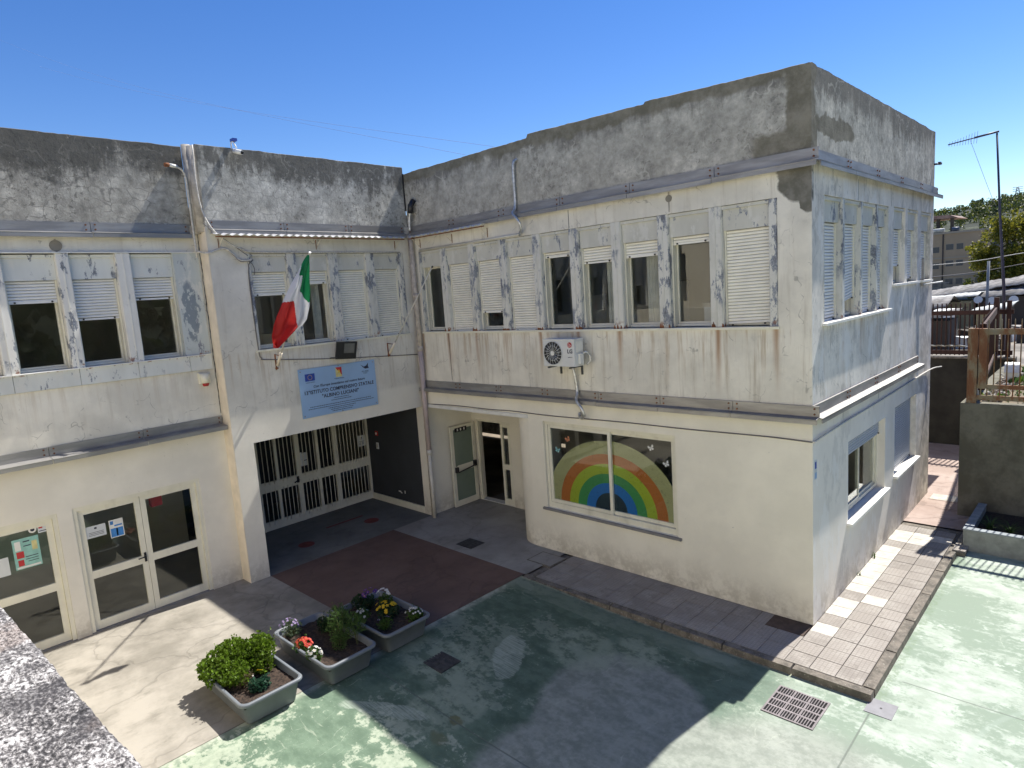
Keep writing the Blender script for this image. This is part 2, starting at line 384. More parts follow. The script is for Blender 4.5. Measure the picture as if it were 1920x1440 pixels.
def thing(name, label, category, loc=(0, 0, 0), group=None):
    o = bpy.data.objects.new(name, None); COL.objects.link(o); o.location = loc; o.empty_display_size = .2
    o['label'] = label; o['category'] = category
    if group: o['group'] = group
    bpy.context.view_layer.update()
    return o
def keep(o, parent):
    """parent o to a thing without moving its world-space vertices"""
    o.parent = parent; o.matrix_parent_inverse = Matrix.Translation(-Vector(parent.location)); return o
def part(mb, name, parent, **p):
    o = mb.make(name, None, **p)
    root = parent
    while root.parent: root = root.parent
    o.parent = parent
    o.matrix_parent_inverse = Matrix.Translation(-Vector(root.location)) if parent is root else Matrix.Identity(4)
    return o

# ------------------------------------------------------------------ dimensions
XA, XL, YE, D = -8.533, -8.865, -4.376, 7.195
def FB(u, w, z): return (u, -w, z)            # main front: u = x, w outwards
def FA(u, w, z): return (XA + w, u, z)        # entrance front: u = y
def FL(u, w, z): return (XL + w, u, z)
def FS(u, w, z): return (w, u, z)             # right-hand side
def FG(u, w, z): return (-10.95 + w, u, z)    # recessed gate

def wall_grid(F, u0, u1, z0, z1, holes, th, m, extra_u=(), topf=None, ends=(True, True)):
    us = sorted(set([u0, u1] + [h[0] for h in holes] + [h[1] for h in holes] + list(extra_u)))
    zs = sorted(set([z0, z1] + [h[2] for h in holes] + [h[3] for h in holes]))
    us = [u for u in us if u0 <= u <= u1]; zs = [z for z in zs if z0 <= z <= z1]
    def solid(i, j):
        if i < 0 or j < 0 or i >= len(us) - 1 or j >= len(zs) - 1: return False
        uc = (us[i] + us[i + 1]) / 2; zc = (zs[j] + zs[j + 1]) / 2
        return not any(h[0] < uc < h[1] and h[2] < zc < h[3] for h in holes)
    mb = MB()
    tf = topf or (lambda u, z: z)
    for i in range(len(us) - 1):
        for j in range(len(zs) - 1):
            if not solid(i, j): continue
            a, b, c, d = us[i], us[i + 1], zs[j], zs[j + 1]
            P = lambda u, w, z: F(u, w, tf(u, z))
            mb.face([P(a, 0, c), P(b, 0, c), P(b, 0, d), P(a, 0, d)], m)
            mb.face([P(a, -th, c), P(a, -th, d), P(b, -th, d), P(b, -th, c)], m)
            if not solid(i - 1, j) and (i > 0 or ends[0]): mb.face([P(a, 0, c), P(a, 0, d), P(a, -th, d), P(a, -th, c)], m)
            if not solid(i + 1, j) and (i < len(us) - 2 or ends[1]): mb.face([P(b, 0, c), P(b, -th, c), P(b, -th, d), P(b, 0, d)], m)
            if not solid(i, j - 1): mb.face([P(a, 0, c), P(a, -th, c), P(b, -th, c), P(b, 0, c)], m)
            if not solid(i, j + 1): mb.face([P(a, 0, d), P(b, 0, d), P(b, -th, d), P(a, -th, d)], m)
    return mb

# ------------------------------------------------------------------ ground
k = Mat('green_court_paint'); P = k.xyz(); x, y = P[0], P[1]
flat = k.vec((1, 1, 0))
w1 = k.warp(flat, 1.3, .55); w2 = k.warp(flat, 5.0, .20)
n1 = k.noise(.8, 7, .62, vec=k.vec((1, 1, 0), vec=w1)); n2 = k.noise(3.1, 8, .68, vec=k.vec((1, 1.5, 0))); n3 = k.noise(14, 6, .7, vec=flat)
streak = k.noise(2.2, 6, .7, vec=k.vec((.5, 3.0, 0), vec=k.warp(flat, 1.0, .4)))
green = k.mix(k.step(n2, .35, .65), (.090, .138, .094), (.145, .208, .145))
worn = k.mix(k.step(n3, .35, .65), (.36, .40, .31), (.50, .53, .42))
grey = k.mix(k.step(k.math('ADD', k.math('MULTIPLY', n2, .6), k.math('MULTIPLY', n3, .4)), .38, .6), (.19, .21, .18), (.29, .31, .27))
wm = k.math('MAXIMUM', k.step(k.math('ADD', k.math('MULTIPLY', n1, .5), k.math('ADD', k.math('MULTIPLY', n2, .3), k.math('MULTIPLY', n3, .2))), .515, .545), k.math('MULTIPLY', k.step(streak, .60, .68), .7))
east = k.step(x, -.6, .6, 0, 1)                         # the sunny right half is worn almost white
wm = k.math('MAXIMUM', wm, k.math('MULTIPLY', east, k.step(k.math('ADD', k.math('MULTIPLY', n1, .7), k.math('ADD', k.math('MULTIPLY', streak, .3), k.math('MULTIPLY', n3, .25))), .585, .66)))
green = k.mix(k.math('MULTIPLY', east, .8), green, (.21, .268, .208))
shade_mask = k.math('MULTIPLY', k.math('SUBTRACT', 1.0, east), k.step(k.math('ADD', y, k.math('MULTIPLY', x, -.25)), -4.6, -3.4))
green = k.mix(k.math('MULTIPLY', shade_mask, .85), green, k.mix(k.step(n2, .38, .6), (.052, .088, .062), (.092, .140, .104)))  # less faded green, darkened over the shaded zone to put shade into the paint
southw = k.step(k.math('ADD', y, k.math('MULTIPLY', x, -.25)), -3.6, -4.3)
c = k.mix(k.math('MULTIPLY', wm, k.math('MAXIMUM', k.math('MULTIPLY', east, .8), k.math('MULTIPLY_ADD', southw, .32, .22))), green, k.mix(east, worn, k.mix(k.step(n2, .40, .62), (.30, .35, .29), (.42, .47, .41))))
def blob(c_, r_, soft, ang, wv=None): return k.ell(wv or w2, (c_[0], c_[1], 0), (r_[0], r_[1], 1), soft, ang)
bm_ = blob((-1.05, -3.35), (1.05, 1.45), .16, R(-38))
bm_ = k.math('MAXIMUM', bm_, blob((-.9, -4.5), (1.1, 1.2), .2, 0))
bm_ = k.math('MAXIMUM', bm_, blob((.9, -4.2), (1.6, 2.1), .3, 0))
c = k.mix(k.math('MULTIPLY', bm_, .85), c, grey)
pw = blob((-2.9, -4.45), (.42, .62), .3, R(20)); pw = k.math('MAXIMUM', pw, blob((-2.35, -2.35), (.55, .45), .35, R(30)))
pw = k.math('MAXIMUM', pw, blob((-1.7, -1.95), (.45, .25), .5, R(40)))
pw = k.math('MAXIMUM', pw, blob((-3.65, -3.85), (.75, .45), .5, 0))
pw = k.math('MULTIPLY', pw, k.step(k.math('ADD', n2, k.math('MULTIPLY', n3, .4)), .58, .74, .25, 1))
c = k.mix(k.math('MULTIPLY', pw, .7), c, (.25, .30, .225))
# wiped brush marks
br = k.noise(6, 3, .6, vec=k.vec((.4, 9, 0)))
wp = k.math('MULTIPLY', blob((-3.05, -3.15), (.22, .55), .12, R(-35)), k.step(br, .40, .55, .35, 1))
wp = k.math('MAXIMUM', wp, k.math('MULTIPLY', blob((-3.45, -5.0), (.62, .12), .2, R(-28)), k.step(br, .4, .5, .3, 1)))
wp = k.math('MAXIMUM', wp, blob((-4.3, -1.42), (.22, .10), .3, R(20)))
wp = k.math('MAXIMUM', wp, blob((-.85, -1.42), (.36, .11), .3, 0))
c = k.mix(k.math('MULTIPLY', wp, .5), c, (.40, .45, .38))
# yellowish rim between old and new paint, rust stains
edge = k.math('MULTIPLY', k.step(x, -4.42, -4.60), k.step(k.noise(5, 5, .6, vec=flat), .35, .6, .3, 1))
c = k.mix(k.math('MULTIPLY', edge, .7), c, (.52, .54, .44))
c = k.mix(k.math('MULTIPLY', blob((-2.61, -4.55), (.10, .07), .5, 0), .8), c, (.12, .12, .055))
c = k.mix(k.math('MULTIPLY', blob((-2.55, -4.87), (.13, .08), .8, 0), .5), c, (.14, .14, .07))
# tyre-like arc on the right
dd = k.n.new('ShaderNodeVectorMath'); dd.operation = 'DISTANCE'; k.l.new(flat, dd.inputs[0]); dd.inputs[1].default_value = (4.0, -1.5, 0)
gritm = k.math('MULTIPLY', k.step(k.noise(85, 3, .7, vec=flat), .64, .70), .5)
c = k.mix(gritm, c, (.10, .12, .09))
scf = k.math('MULTIPLY', k.step(k.noise(3, 7, .8, vec=k.vec((6, .5, 0), vec=k.warp(flat, .8, .8))), .60, .66), .30)
c = k.mix(scf, c, (.50, .54, .44))
arc = k.math('MULTIPLY', k.step(k.math('ABSOLUTE', k.math('SUBTRACT', dd.outputs['Value'], 1.92)), .05, .01), .35)
c = k.mix(arc, c, (.27, .33, .28))
strip = k.math('MULTIPLY', k.math('MULTIPLY', k.step(y, -1.66, -1.62), k.step(x, -.2, -.5)), k.step(n2, .3, .6, .3, .8))
c = k.mix(strip, c, (.155, .20, .15))
rim = k.math('MULTIPLY', k.math('MULTIPLY', k.step(y, -1.285, -1.25), k.step(x, .9, .6)), k.step(n3, .40, .55, .15, .9))
c = k.mix(rim, c, (.30, .31, .22))
rim2 = k.math('MULTIPLY', k.math('MULTIPLY', k.step(k.math('ABSOLUTE', k.math('SUBTRACT', x, 1.13)), .07, .03), k.step(y, -1.3, -1.2)), k.step(n3, .45, .55, 0, .6))
c = k.mix(rim2, c, (.14, .20, .12))
# saw cuts
def cut(coord, at, lo, hi, oc):
    a = k.step(k.math('ABSOLUTE', k.math('SUBTRACT', coord, at)), .014, .005)
    return k.math('MULTIPLY', a, k.math('MULTIPLY', k.step(oc, lo - .02, lo + .02), k.step(oc, hi + .02, hi - .02)))
cuts = k.math('MAXIMUM', cut(x, 1.108, -9, -1.45, y), cut(y, -.565, 1.25, 9, x))
cuts = k.math('MAXIMUM', cuts, cut(y, -4.56, -4.6, 1.1, x))
c = k.mix(k.math('MULTIPLY', cuts, .7), c, (.10, .12, .10))
dust = k.step(k.noise(30, 5, .7, vec=flat), .60, .72, 0, .25)
c = k.mix(dust, c, (.52, .55, .48))
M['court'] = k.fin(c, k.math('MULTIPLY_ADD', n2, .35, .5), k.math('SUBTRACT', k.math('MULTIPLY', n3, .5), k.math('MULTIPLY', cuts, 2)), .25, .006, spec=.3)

def concrete_floor(name, a, b, stain, cracks=.6, scale=1.0):
    k = Mat(name); flat = k.vec((1, 1, 0))
    n1 = k.noise(.9 * scale, 8, .65, vec=flat); n2 = k.noise(3.3 * scale, 8, .7, vec=k.vec((1, .55, 0))); n3 = k.noise(26, 6, .7, vec=flat)
    c = k.mix(k.step(n1, .35, .66), a, b)
    c = k.mix(k.step(n2, .50, .70, 0, .55), c, stain)
    cr = k.voro(.62, vec=k.warp(flat, 1.2, .9)); cm = k.step(cr, .016, .004)
    cw = k.step(cr, .07, .01, 0, .35)
    c = k.mix(k.math('MULTIPLY', cw, cracks), c, stain)
    c = k.mix(k.math('MULTIPLY', cm, cracks), c, tuple(v * .35 for v in a))
    c = k.mix(k.step(n3, .60, .75, 0, .35), c, tuple(min(1, v * 1.25) for v in b))
    return k.fin(c, .9, k.math('SUBTRACT', n3, k.math('MULTIPLY', cm, 1.5)), .35, .006, spec=.2)
M['apron'] = concrete_floor('beige_concrete', (.21, .195, .165), (.345, .32, .275), (.145, .135, .11), .22)
M['greyfloor'] = concrete_floor('grey_concrete', (.25, .24, .22), (.33, .32, .295), (.18, .175, .16), .15)
M['redfloor'] = concrete_floor('red_painted_concrete', (.125, .082, .068), (.165, .108, .088), (.095, .072, .06), .15)
M['passage'] = concrete_floor('reddish_concrete', (.33, .255, .22), (.42, .34, .30), (.22, .17, .15), .3)
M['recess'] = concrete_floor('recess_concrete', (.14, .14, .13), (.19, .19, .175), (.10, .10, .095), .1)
M['earth'] = simple('earth', (.16, .13, .09), 1, var=.35, scale=1.2, bump=.5)

def sheet(name, polys, z, mat, zf=None):
    mb = MB()
    for (x0, x1, y0, y1, nx, ny) in polys:
        rows = [[(x0 + (x1 - x0) * i / nx, y0 + (y1 - y0) * j / ny, (zf(x0 + (x1 - x0) * i / nx, y0 + (y1 - y0) * j / ny) if zf else z)) for i in range(nx + 1)] for j in range(ny + 1)]
        mb.grid(rows, mat, False)
    o = mb.make(name, fix=False); o['kind'] = 'structure'; return o
def court_z(x, y):
    t = min(1, max(0, (x + 4.6) / 2.6)); t = t * t * (3 - 2 * t); return -.006 - .085 * t
sheet('ground', [(-900, 900, -900, 12.2, 2, 2)], -.16, 'earth')
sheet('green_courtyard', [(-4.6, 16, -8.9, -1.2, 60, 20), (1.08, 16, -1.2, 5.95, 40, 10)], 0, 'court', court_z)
sheet('concrete_apron', [(XL - .3, -4.6, -15, -3.99, 8, 8)], 0, 'apron')
sheet('red_floor', [(XA, -4.6, -3.99, -1.13, 4, 4)], 0, 'redfloor')
sheet('grey_floor', [(XA, -4.58, -1.13, 1.5, 4, 4), (-4.58, -4.56, -1.13, 0, 1, 1)], 0, 'greyfloor')
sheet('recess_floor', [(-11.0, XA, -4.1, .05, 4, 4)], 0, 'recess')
sheet('passage_floor', [(-3.5, 1.2, 5.08, 12.0, 4, 4)], -.002, 'passage')
# a kerb-coloured lip between court and red floor
k = Mat('paving_tile', obj_coords=True); P = k.xyz()
oi = k.n.new('ShaderNodeObjectInfo'); rnd = oi.outputs['Random']
geo = k.n.new('ShaderNodeNewGeometry').outputs['Position']
def lines_(c_): 
    f = k.math('ABSOLUTE', k.math('SUBTRACT', k.math('FRACT', k.math('DIVIDE', c_, .0505)), .5))
    return k.step(f, .40, .46)
gr = k.math('MAXIMUM', lines_(k.math('ADD', P[0], 5)), lines_(k.math('ADD', P[1], 5)))
nn = k.noise(2.4, 6, .65, vec=geo); n5 = k.noise(30, 5, .7, vec=geo)
base = k.mix(rnd, (.26, .238, .212), (.33, .302, .27))
base = k.mix(k.step(nn, .45, .62, 0, .7), base, (.37, .345, .31))
base = k.mix(k.step(n5, .5, .7, 0, .3), base, (.18, .165, .15))
base = k.mix(k.math('MULTIPLY', k.step(k.noise(5, 7, .75, vec=geo), .56, .64), .45), base, (.17, .15, .13))
M['tile'] = k.fin(k.mix(k.math('MULTIPLY', gr, .38), base, (.17, .145, .125)), .9, k.math('SUBTRACT', k.math('MULTIPLY', n5, .3), gr), .6, .005, spec=.2)
k = Mat('white_tile'); n = k.noise(6, 6, .7)
M['tilew'] = k.fin(k.mix(k.step(n, .4, .65), (.42, .39, .34), (.56, .525, .46)), .85, n, .2, .003)
k = Mat('kerb_concrete'); n = k.noise(5, 7, .72); n_2 = k.noise(26, 5, .7)
cc = k.mix(k.step(n, .38, .62), (.10, .09, .075), (.20, .175, .145)); cc = k.mix(k.step(n_2, .58, .68, 0, .6), cc, (.46, .44, .38))
M['kerb'] = k.fin(cc, .95, n_2, .6, .01)

pm = MB()
pm.box(-4.56, 0, -1.10, 0, -.14, -.028, 'kerb'); pm.box(0, 1.0, -1.10, 5.08, -.14, -.028, 'kerb'); pm.box(1.0, 1.19, 3.98, 5.94, -.14, -.028, 'kerb')
pave = pm.make('pavement', kind='structure')
tile_me = {}
def tile(x, y, w, d, mat):
    key = (round(w, 3), round(d, 3), mat)
    if key not in tile_me:
        mb = MB(); e = .003
        mb.hexa([(-w / 2, -d / 2, -.028), (w / 2, -d / 2, -.028), (w / 2, d / 2, -.028), (-w / 2, d / 2, -.028),
                 (-w / 2 + e, -d / 2 + e, 0), (w / 2 - e, -d / 2 + e, 0), (w / 2 - e, d / 2 - e, 0), (-w / 2 + e, d / 2 - e, 0)], mat)
        o = mb.make('tile'); tile_me[key] = o.data
    else:
        o = bpy.data.objects.new('tile', tile_me[key]); COL.objects.link(o)
    o.location = (x, y, random.uniform(-.0025, .002)); o.rotation_euler = (random.uniform(-.005, .005), random.uniform(-.005, .005), 0)
    o.parent = pave
TF = .3633
for i in range(12):
    for j in range(3):
        if i < 2 and j == 0: continue                       # the rusty lid sits here
        tile(-TF * (i + .5), -TF * (j + .5), TF - .003, TF - .003, 'tile')
tile(-TF * 1.75, -TF * .5, TF / 2 - .003, TF - .003, 'tile')
wl_ = {0: (3, 5, 6, 8, 9, 10, 11, 12, 13, 14, 16, 17), 1: (7, 16, 17), 2: (17,)}
for j in range(19):
    for i in range(3):
        tile(.156 + .3117 * i, -1.09 + .156 + .3117 * j, .3117 - .003, .3117 - .003, 'tilew' if j in wl_[i] else 'tile')
for j in range(5): tile(1.095, 4.15 + .3117 * j, .2, .3057, 'tile')
# kerb stones: along the front (y -1.23..-1.10) and the right edge (x 0.93..1.08)
def kerbstone(x0, x1, y0, y1):
    mb = MB(); e = .012; cx, cy = (x0 + x1) / 2, (y0 + y1) / 2; w, d = (x1 - x0) / 2 - .002, (y1 - y0) / 2 - .002
    mb.hexa([(-w, -d, -.14), (w, -d, -.14), (w, d, -.14), (-w, d, -.14), (-w + e, -d + e, .004), (w - e, -d + e, .004), (w - e, d - e, .004), (-w + e, d - e, .004)], 'kerb')
    o = mb.make('kerb_stone', pave); o.location = (cx, cy, random.uniform(-.003, .002))
for i in range(6): kerbstone(-4.56 + i * .94, -4.56 + (i + 1) * .94, -1.235, -1.09)
for i in range(5): kerbstone(.935, 1.085, -1.09 + i * 1.0, -1.09 + (i + 1) * 1.0)

# ------------------------------------------------------------------ the school building
school = thing('school_building', 'two-storey L-shaped school building with weathered concrete parapet and strip windows', 'building', (0, 0, 0))
BAND = [(-8.24, 0)]
# bays of the three upstairs window bands: (u0, u1, shutter bottom or None)
bays_B = [(-8.20, -7.55, None), (-7.35, -6.67, 4.31), (-6.47, -5.80, 4.68), (-5.60, -4.93, 4.31), (-4.73, -4.07, 5.62), (-3.86, -3.19, 5.45), (-2.99, -2.32, 5.475), (-2.12, -1.455, 5.60), (-1.255, -.575, 4.335)]
bays_A = [(-3.64, -2.94, 5.305), (-2.74, -2.06, 5.485), (-1.84, -1.18, 4.31), (-.965, -.33, 4.31)]
bays_L = [(-7.22, -6.55, 5.375), (-6.375, -5.735, 5.07), (-5.52, -4.86, 5.345)]
bays_L = [(a - 2.52, b - 2.52, c) for a, b, c in bays_L[::1]][:3] + bays_L
bays_L = [b for b in bays_L if b[0] > -9.8]
bays_L[0] = (-9.74, -9.07, 5.0); bays_L[1] = (-8.895, -8.255, 4.9); bays_L.insert(2, (-8.07, -7.41, 5.2))
bays_L = bays_L[:3] + [(-7.22, -6.55, 5.375), (-6.375, -5.735, 5.07), (-5.52, -4.86, 5.345)]

holesB = [(-8.24, -.45, 4.30, 6.045), (-8.9, -5.30, -1, 2.585), (-4.93, -2.12, .86, 2.565)]
w_ = wall_grid(FB, XA, 0, 0, 6.6, holesB, .24, 'wall_x', ends=(True, False)); part(w_, 'wall', school, label='courtyard front wall of the right wing')
holesA = [(-3.70, -.20, 4.29, 6.05), (-4.0, -.03, -1, 2.595)]
w_ = wall_grid(FA, YE + .012, -.002, 0, 6.6, holesA, .24, 'wall_y', ends=(False, False)); part(w_, 'wall', school, label='entrance wall over the barred gate')
holesL = [(-9.8, -4.43, 4.03, 6.09), (-6.865, -4.925, -1, 2.115), (-9.05, -7.07, -1, 2.10), (-11.3, -9.3, -1, 2.1)]
w_ = wall_grid(FL, -15, YE + .02, 0, 6.55, holesL, .24, 'wall_l'); part(w_, 'wall', school, label='left wall over the glass doors')
S_up = [(.50, 1.25), (1.37, 2.13), (2.25, 2.98), (3.10, 3.68)]
S_up2 = [(4.06, 4.86), (5.02, 5.82), (6.10, 6.95)]
holesS = [(.45, 3.72, 4.30, 6.045)] + [(a, b, 4.71, 6.06) for a, b in S_up2] + [(1.56, 3.66, 1.06, 2.36), (4.31, 5.96, 1.12, 2.42)]
w_ = wall_grid(FS, 0, D, 0, 6.6, holesS, .24, 'wall_s', ends=(False, True)); part(w_, 'wall', school, label='sunlit side wall with patched grey paint')
# return of the entrance block (faces the camera), with its rounded cover strip
mb = MB(); mb.box(XL - .05, XA, YE, YE + .011, 0, 6.5, 'tan'); part(mb, 'corner_strip', school)
# entrance bay of the right wing: rounded corner, recess walls
mb = MB(); n = 8; rows = []
prof = [(-5.30, 0)] + [(-5.30 - .58 * math.sin(t * math.pi / 2 / n), .58 - .58 * math.cos(t * math.pi / 2 / n)) for t in range(1, n + 1)] + [(-5.88, 1.45)]
mb.grid([[(x, y, 0) for x, y in prof], [(x, y, 2.585) for x, y in prof]], 'wall_x', True)
part(mb, 'wall', school, label='rounded corner of the door recess')
mb = wall_grid(lambda u, w, z: (u, 1.45 - w, z), XA, -5.88, 0, 2.585, [(-8.40, -7.24, -1, 2.04)], .2, 'wall_x'); part(mb, 'wall', school)
mb = MB(); mb.box(XA - .2, XA, .02, 1.65, 0, 2.585, 'wall_y'); part(mb, 'wall', school)
mb = MB(); mb.box(XA + .01, -5.3, -.028, 1.6, 2.588, 2.66, 'white'); part(mb, 'lintel_slab', school)
mb = MB(); mb.box(XA, -7.9, .95, 1.44, 2.38, 2.585, 'white'); part(mb, 'beam', school)
# recess behind the gate
mb = MB()
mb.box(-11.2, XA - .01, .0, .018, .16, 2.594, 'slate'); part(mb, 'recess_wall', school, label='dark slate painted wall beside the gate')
mb = MB(); mb.box(-11.2, XA + .004, -.026, .017, 0, .158, 'cream'); part(mb, 'skirting', school)
mb = MB(); mb.box(-11.2, XA - .24, -4.2, -4.0, 0, 2.595, 'wall_y'); part(mb, 'recess_wall', school)
mb = MB(); mb.box(-11.4, XA - .24, -4.2, .02, 2.6, 2.75, 'room'); part(mb, 'recess_ceiling', school)
# slabs, roof, inner walls
mb = MB(); mb.box(-14.5, XL - .25, -15, D - .25, 2.76, 3.1, 'room'); mb.box(XL - .25, -.25, .25, D - .25, 2.76, 3.1, 'room'); part(mb, 'floor_slab', school)
mb = MB(); mb.box(-14.5, XL - .22, -15, D, 6.62, 6.9, 'roof'); mb.box(XL - .22, -.2, .2, D - .02, 6.62, 6.9, 'roof'); part(mb, 'roof_slab', school)
mb = MB(); mb.box(-14.7, -14.5, -15, D, 0, 6.9, 'room'); mb.box(-14.5, -.25, D - .24, D, 0, 6.9, 'wall_s'); mb.box(-8.2, -.26, 4.6, 4.75, 3.1, 6.6, 'room'); mb.box(-8.2, -.26, 4.6, 4.75, 0, 2.75, 'room')
mb.box(-1.0, -.85, .3, 4.6, 3.1, 6.6, 'room'); mb.box(-11.9, -11.75, -15, -4.3, .01, 2.75, 'room'); mb.box(-12.6, -12.45, -15, 4, 3.1, 6.6, 'room')
mb.box(-13.0, -12.9, -4.2, .1, 0, 2.7, 'slate'); mb.box(-12.4, -9.2, .05, .2, 3.1, 6.6, 'room')
mb.box(-14.5, -14.2, -15.2, -15, 0, 6.9, 'wall_s'); mb.box(-14.2, XL, -15.2, -15, 0, 6.9, 'wall_s')
part(mb, 'partition_wall', school)
mb = MB(); mb.box(-14, XL - .25, -15, -4.3, -.05, -.01, 'roomfloor'); mb.box(-12.9, -10.98, -4.0, .02, -.05, -.008, 'roomfloor'); mb.box(-8.3, -.3, 1.5, 4.6, -.05, -.008, 'roomfloor'); mb.box(-5.8, -.3, .26, 1.5, -.05, -.008, 'roomfloor')
part(mb, 'room_floor', school)

# parapets with irregular tops
def topB(u): 
    if u < -4.90: return 7.735
    if u < -4.86: return 7.80
    if u < -2.44: return 7.80 - .07 * (u + 4.86) / 2.42
    if u < -2.40: return 7.765
    return 7.765 - .115 * (u + 2.4) / 2.4
def parapet(F, u0, u1, zb, top, th, mat, step=.06, seed=0):
    us = []; u = u0
    while u < u1 - 1e-6: us.append(u); u += step
    us.append(u1)
    if mat == 'par_x': us = sorted(set(us + [-4.905, -4.865, -2.44, -2.405]))
    nz = [0, .25, .5, .75, 1]
    mb = MB()
    def zt(u, k): return top(u) + .016 * mnoise.noise((u * 2.3 + seed, k, 3)) + .009 * mnoise.noise((u * 11 + seed, k * 2, 1))
    def bulge(u, z): return .006 * mnoise.noise((u * 1.7 + seed, z * 1.9, 5))
    fr = [[F(u, bulge(u, z) if f_ > 0 else 0, z) for u in us for z in [zb + (zt(u, 0) - zb) * f_]] for f_ in nz]
    fr.append([F(u, -.03, zt(u, 0) + .012) for u in us])
    fr.append([F(u, -th + .02, zt(u, 7) + .006) for u in us]); fr.append([F(u, -th, zt(u, 7) - .02) for u in us]); fr.append([F(u, -th, zb) for u in us])
    mb.grid(fr, mat, False); mb.face([r_[0] for r_ in fr], mat); mb.face([r_[-1] for r_ in fr], mat)
    return mb
part(parapet(FB, XA + .004, 0.0, 6.6, topB, .2, 'par_x', seed=1), 'parapet', school)
part(parapet(FS, .002, D, 6.6, lambda u: 7.65 + .05 * min(1, u / 6), .2, 'par_s', seed=4), 'parapet', school)
part(parapet(FA, YE + .02, -.012, 6.6, lambda u: 7.87, .2, 'par_y', seed=8), 'parapet', school)
part(parapet(FL, -15, YE - .10, 6.55, lambda u: 7.88, .2, 'par_l', seed=12), 'parapet', school)
mb = MB(); mb.tube([(XL + .09, YE - .05, 6.4), (XL + .09, YE - .05, 7.9)], .075, 'mortar', 10); mb.tube([(XL + .20, YE + .02, 6.42), (XL + .20, YE + .02, 7.86)], .10, 'mortar', 10)
mb.box(XL - .2, XA - .02, YE, YE + .1, 6.51, 7.86, 'mortar'); part(mb, 'pilaster', school)
# dark open joint in the inner corner
mb = MB(); mb.box(XA - .012, XA + .012, -.034, .002, 6.95, 7.74, 'black'); part(mb, 'joint', school)

# flashings: a bolted plate with a sloping drip lip
def flashing(F, u0, u1, zt, seg=1.45, cut=None, lip=.125, gapz=0, bolts=True):
    u = u0; nseg = max(1, round((u1 - u0) / seg)); L_ = (u1 - u0) / nseg
    for i in range(nseg):
        a = u0 + i * L_ + .004; b = u0 + (i + 1) * L_ - .004; j = random.uniform(-.004, .004)
        mb = MB(); z0 = zt + j
        mb.box(a, b, .003, .028, z0 - .145, z0, 'galv', F)
        mb.hexa([F(a, .028, z0 - .16), F(b, .028, z0 - .16), F(b, lip, z0 - .178), F(a, lip, z0 - .178), F(a, .028, z0 - .145), F(b, .028, z0 - .145), F(b, lip + .002, z0 - .165), F(a, lip + .002, z0 - .165)], 'galv')
        mb.box(a, b, lip - .014, lip, z0 - .235, z0 - .179, 'galv', F)
        o = part(mb, 'flashing', school)
        bo = MB()
        for ub in ((a + .06, b - .06) if L_ > .9 else (a + .06,)):
            for dz in (.035, .11):
                c = F(ub, .028, z0 - dz); n_ = Vector(F(0, 1, 0)) - Vector(F(0, 0, 0)); bo.disc(c, n_, .013, .012, 'rust', 8)
        q = bo.make('bolt', o); q['kind'] = 'stuff'
flashing(FB, XA + .05, .10, 6.60); flashing(FB, XA + .06, .10, 3.205, 1.3)
flashing(FS, -.03, D + .22, 6.60, 1.5); flashing(FS, -.03, 5.95, 3.21, 1.45, lip=.14)
flashing(FA, YE + .05, -.13, 6.61, 1.4, lip=.11)
flashing(FL, -15, YE - .14, 6.56, 1.5, lip=.13); flashing(FL, -15, YE - .005, 3.16, 1.4, lip=.24)

# ------------------------------------------------------------------ windows
def frame_ring(mb, F, u0, u1, z0, z1, w0, w1, t, mat, tb=None):
    tb = tb or t
    mb.box(u0, u0 + t, w0, w1, z0, z1, mat, F); mb.box(u1 - t, u1, w0, w1, z0, z1, mat, F)
    mb.box(u0 + t + .0005, u1 - t - .0005, w0, w1, z1 - t, z1, mat, F); mb.box(u0 + t + .0005, u1 - t - .0005, w0, w1, z0, z0 + tb, mat, F)
def shutter_mesh(F, u0, u1, zb, zt, w, mat, pitch=.047, tilt=0.0):
    mb = MB(); rows = []; z = zt; fr = (zt - zb)
    while z > zb + .012:
        for dz, dw in ((0, -.012), (-.004, .002), (-.018, .007), (-.034, .004), (-.039, -.004), (-.040, -.012)):
            zz = max(z + dz, zb)
            rows.append([F(u0, w + dw, zz), F(u1, w + dw, zz + tilt * (zt - zz) / fr)])
        z -= pitch
    mb.grid(rows, mat, False)
    gi = mb.mat('slit')
    for fi in range(len(rows) - 1):
        if fi % 6 == 5: mb.mi[fi] = gi
    mb.box(u0, u1, w - .007, w + .007, zb - .03, zb, mat, F) if not tilt else None
    n_ = Vector(F(0, 1, 0)) - Vector(F(0, 0, 0))
    for uu in (u0 + .07, u1 - .07): mb.disc(F(uu, w + .008, zb - .012 + (tilt if uu > (u0 + u1) / 2 else 0)), n_, .013, .02, 'black', 8)
    return mb
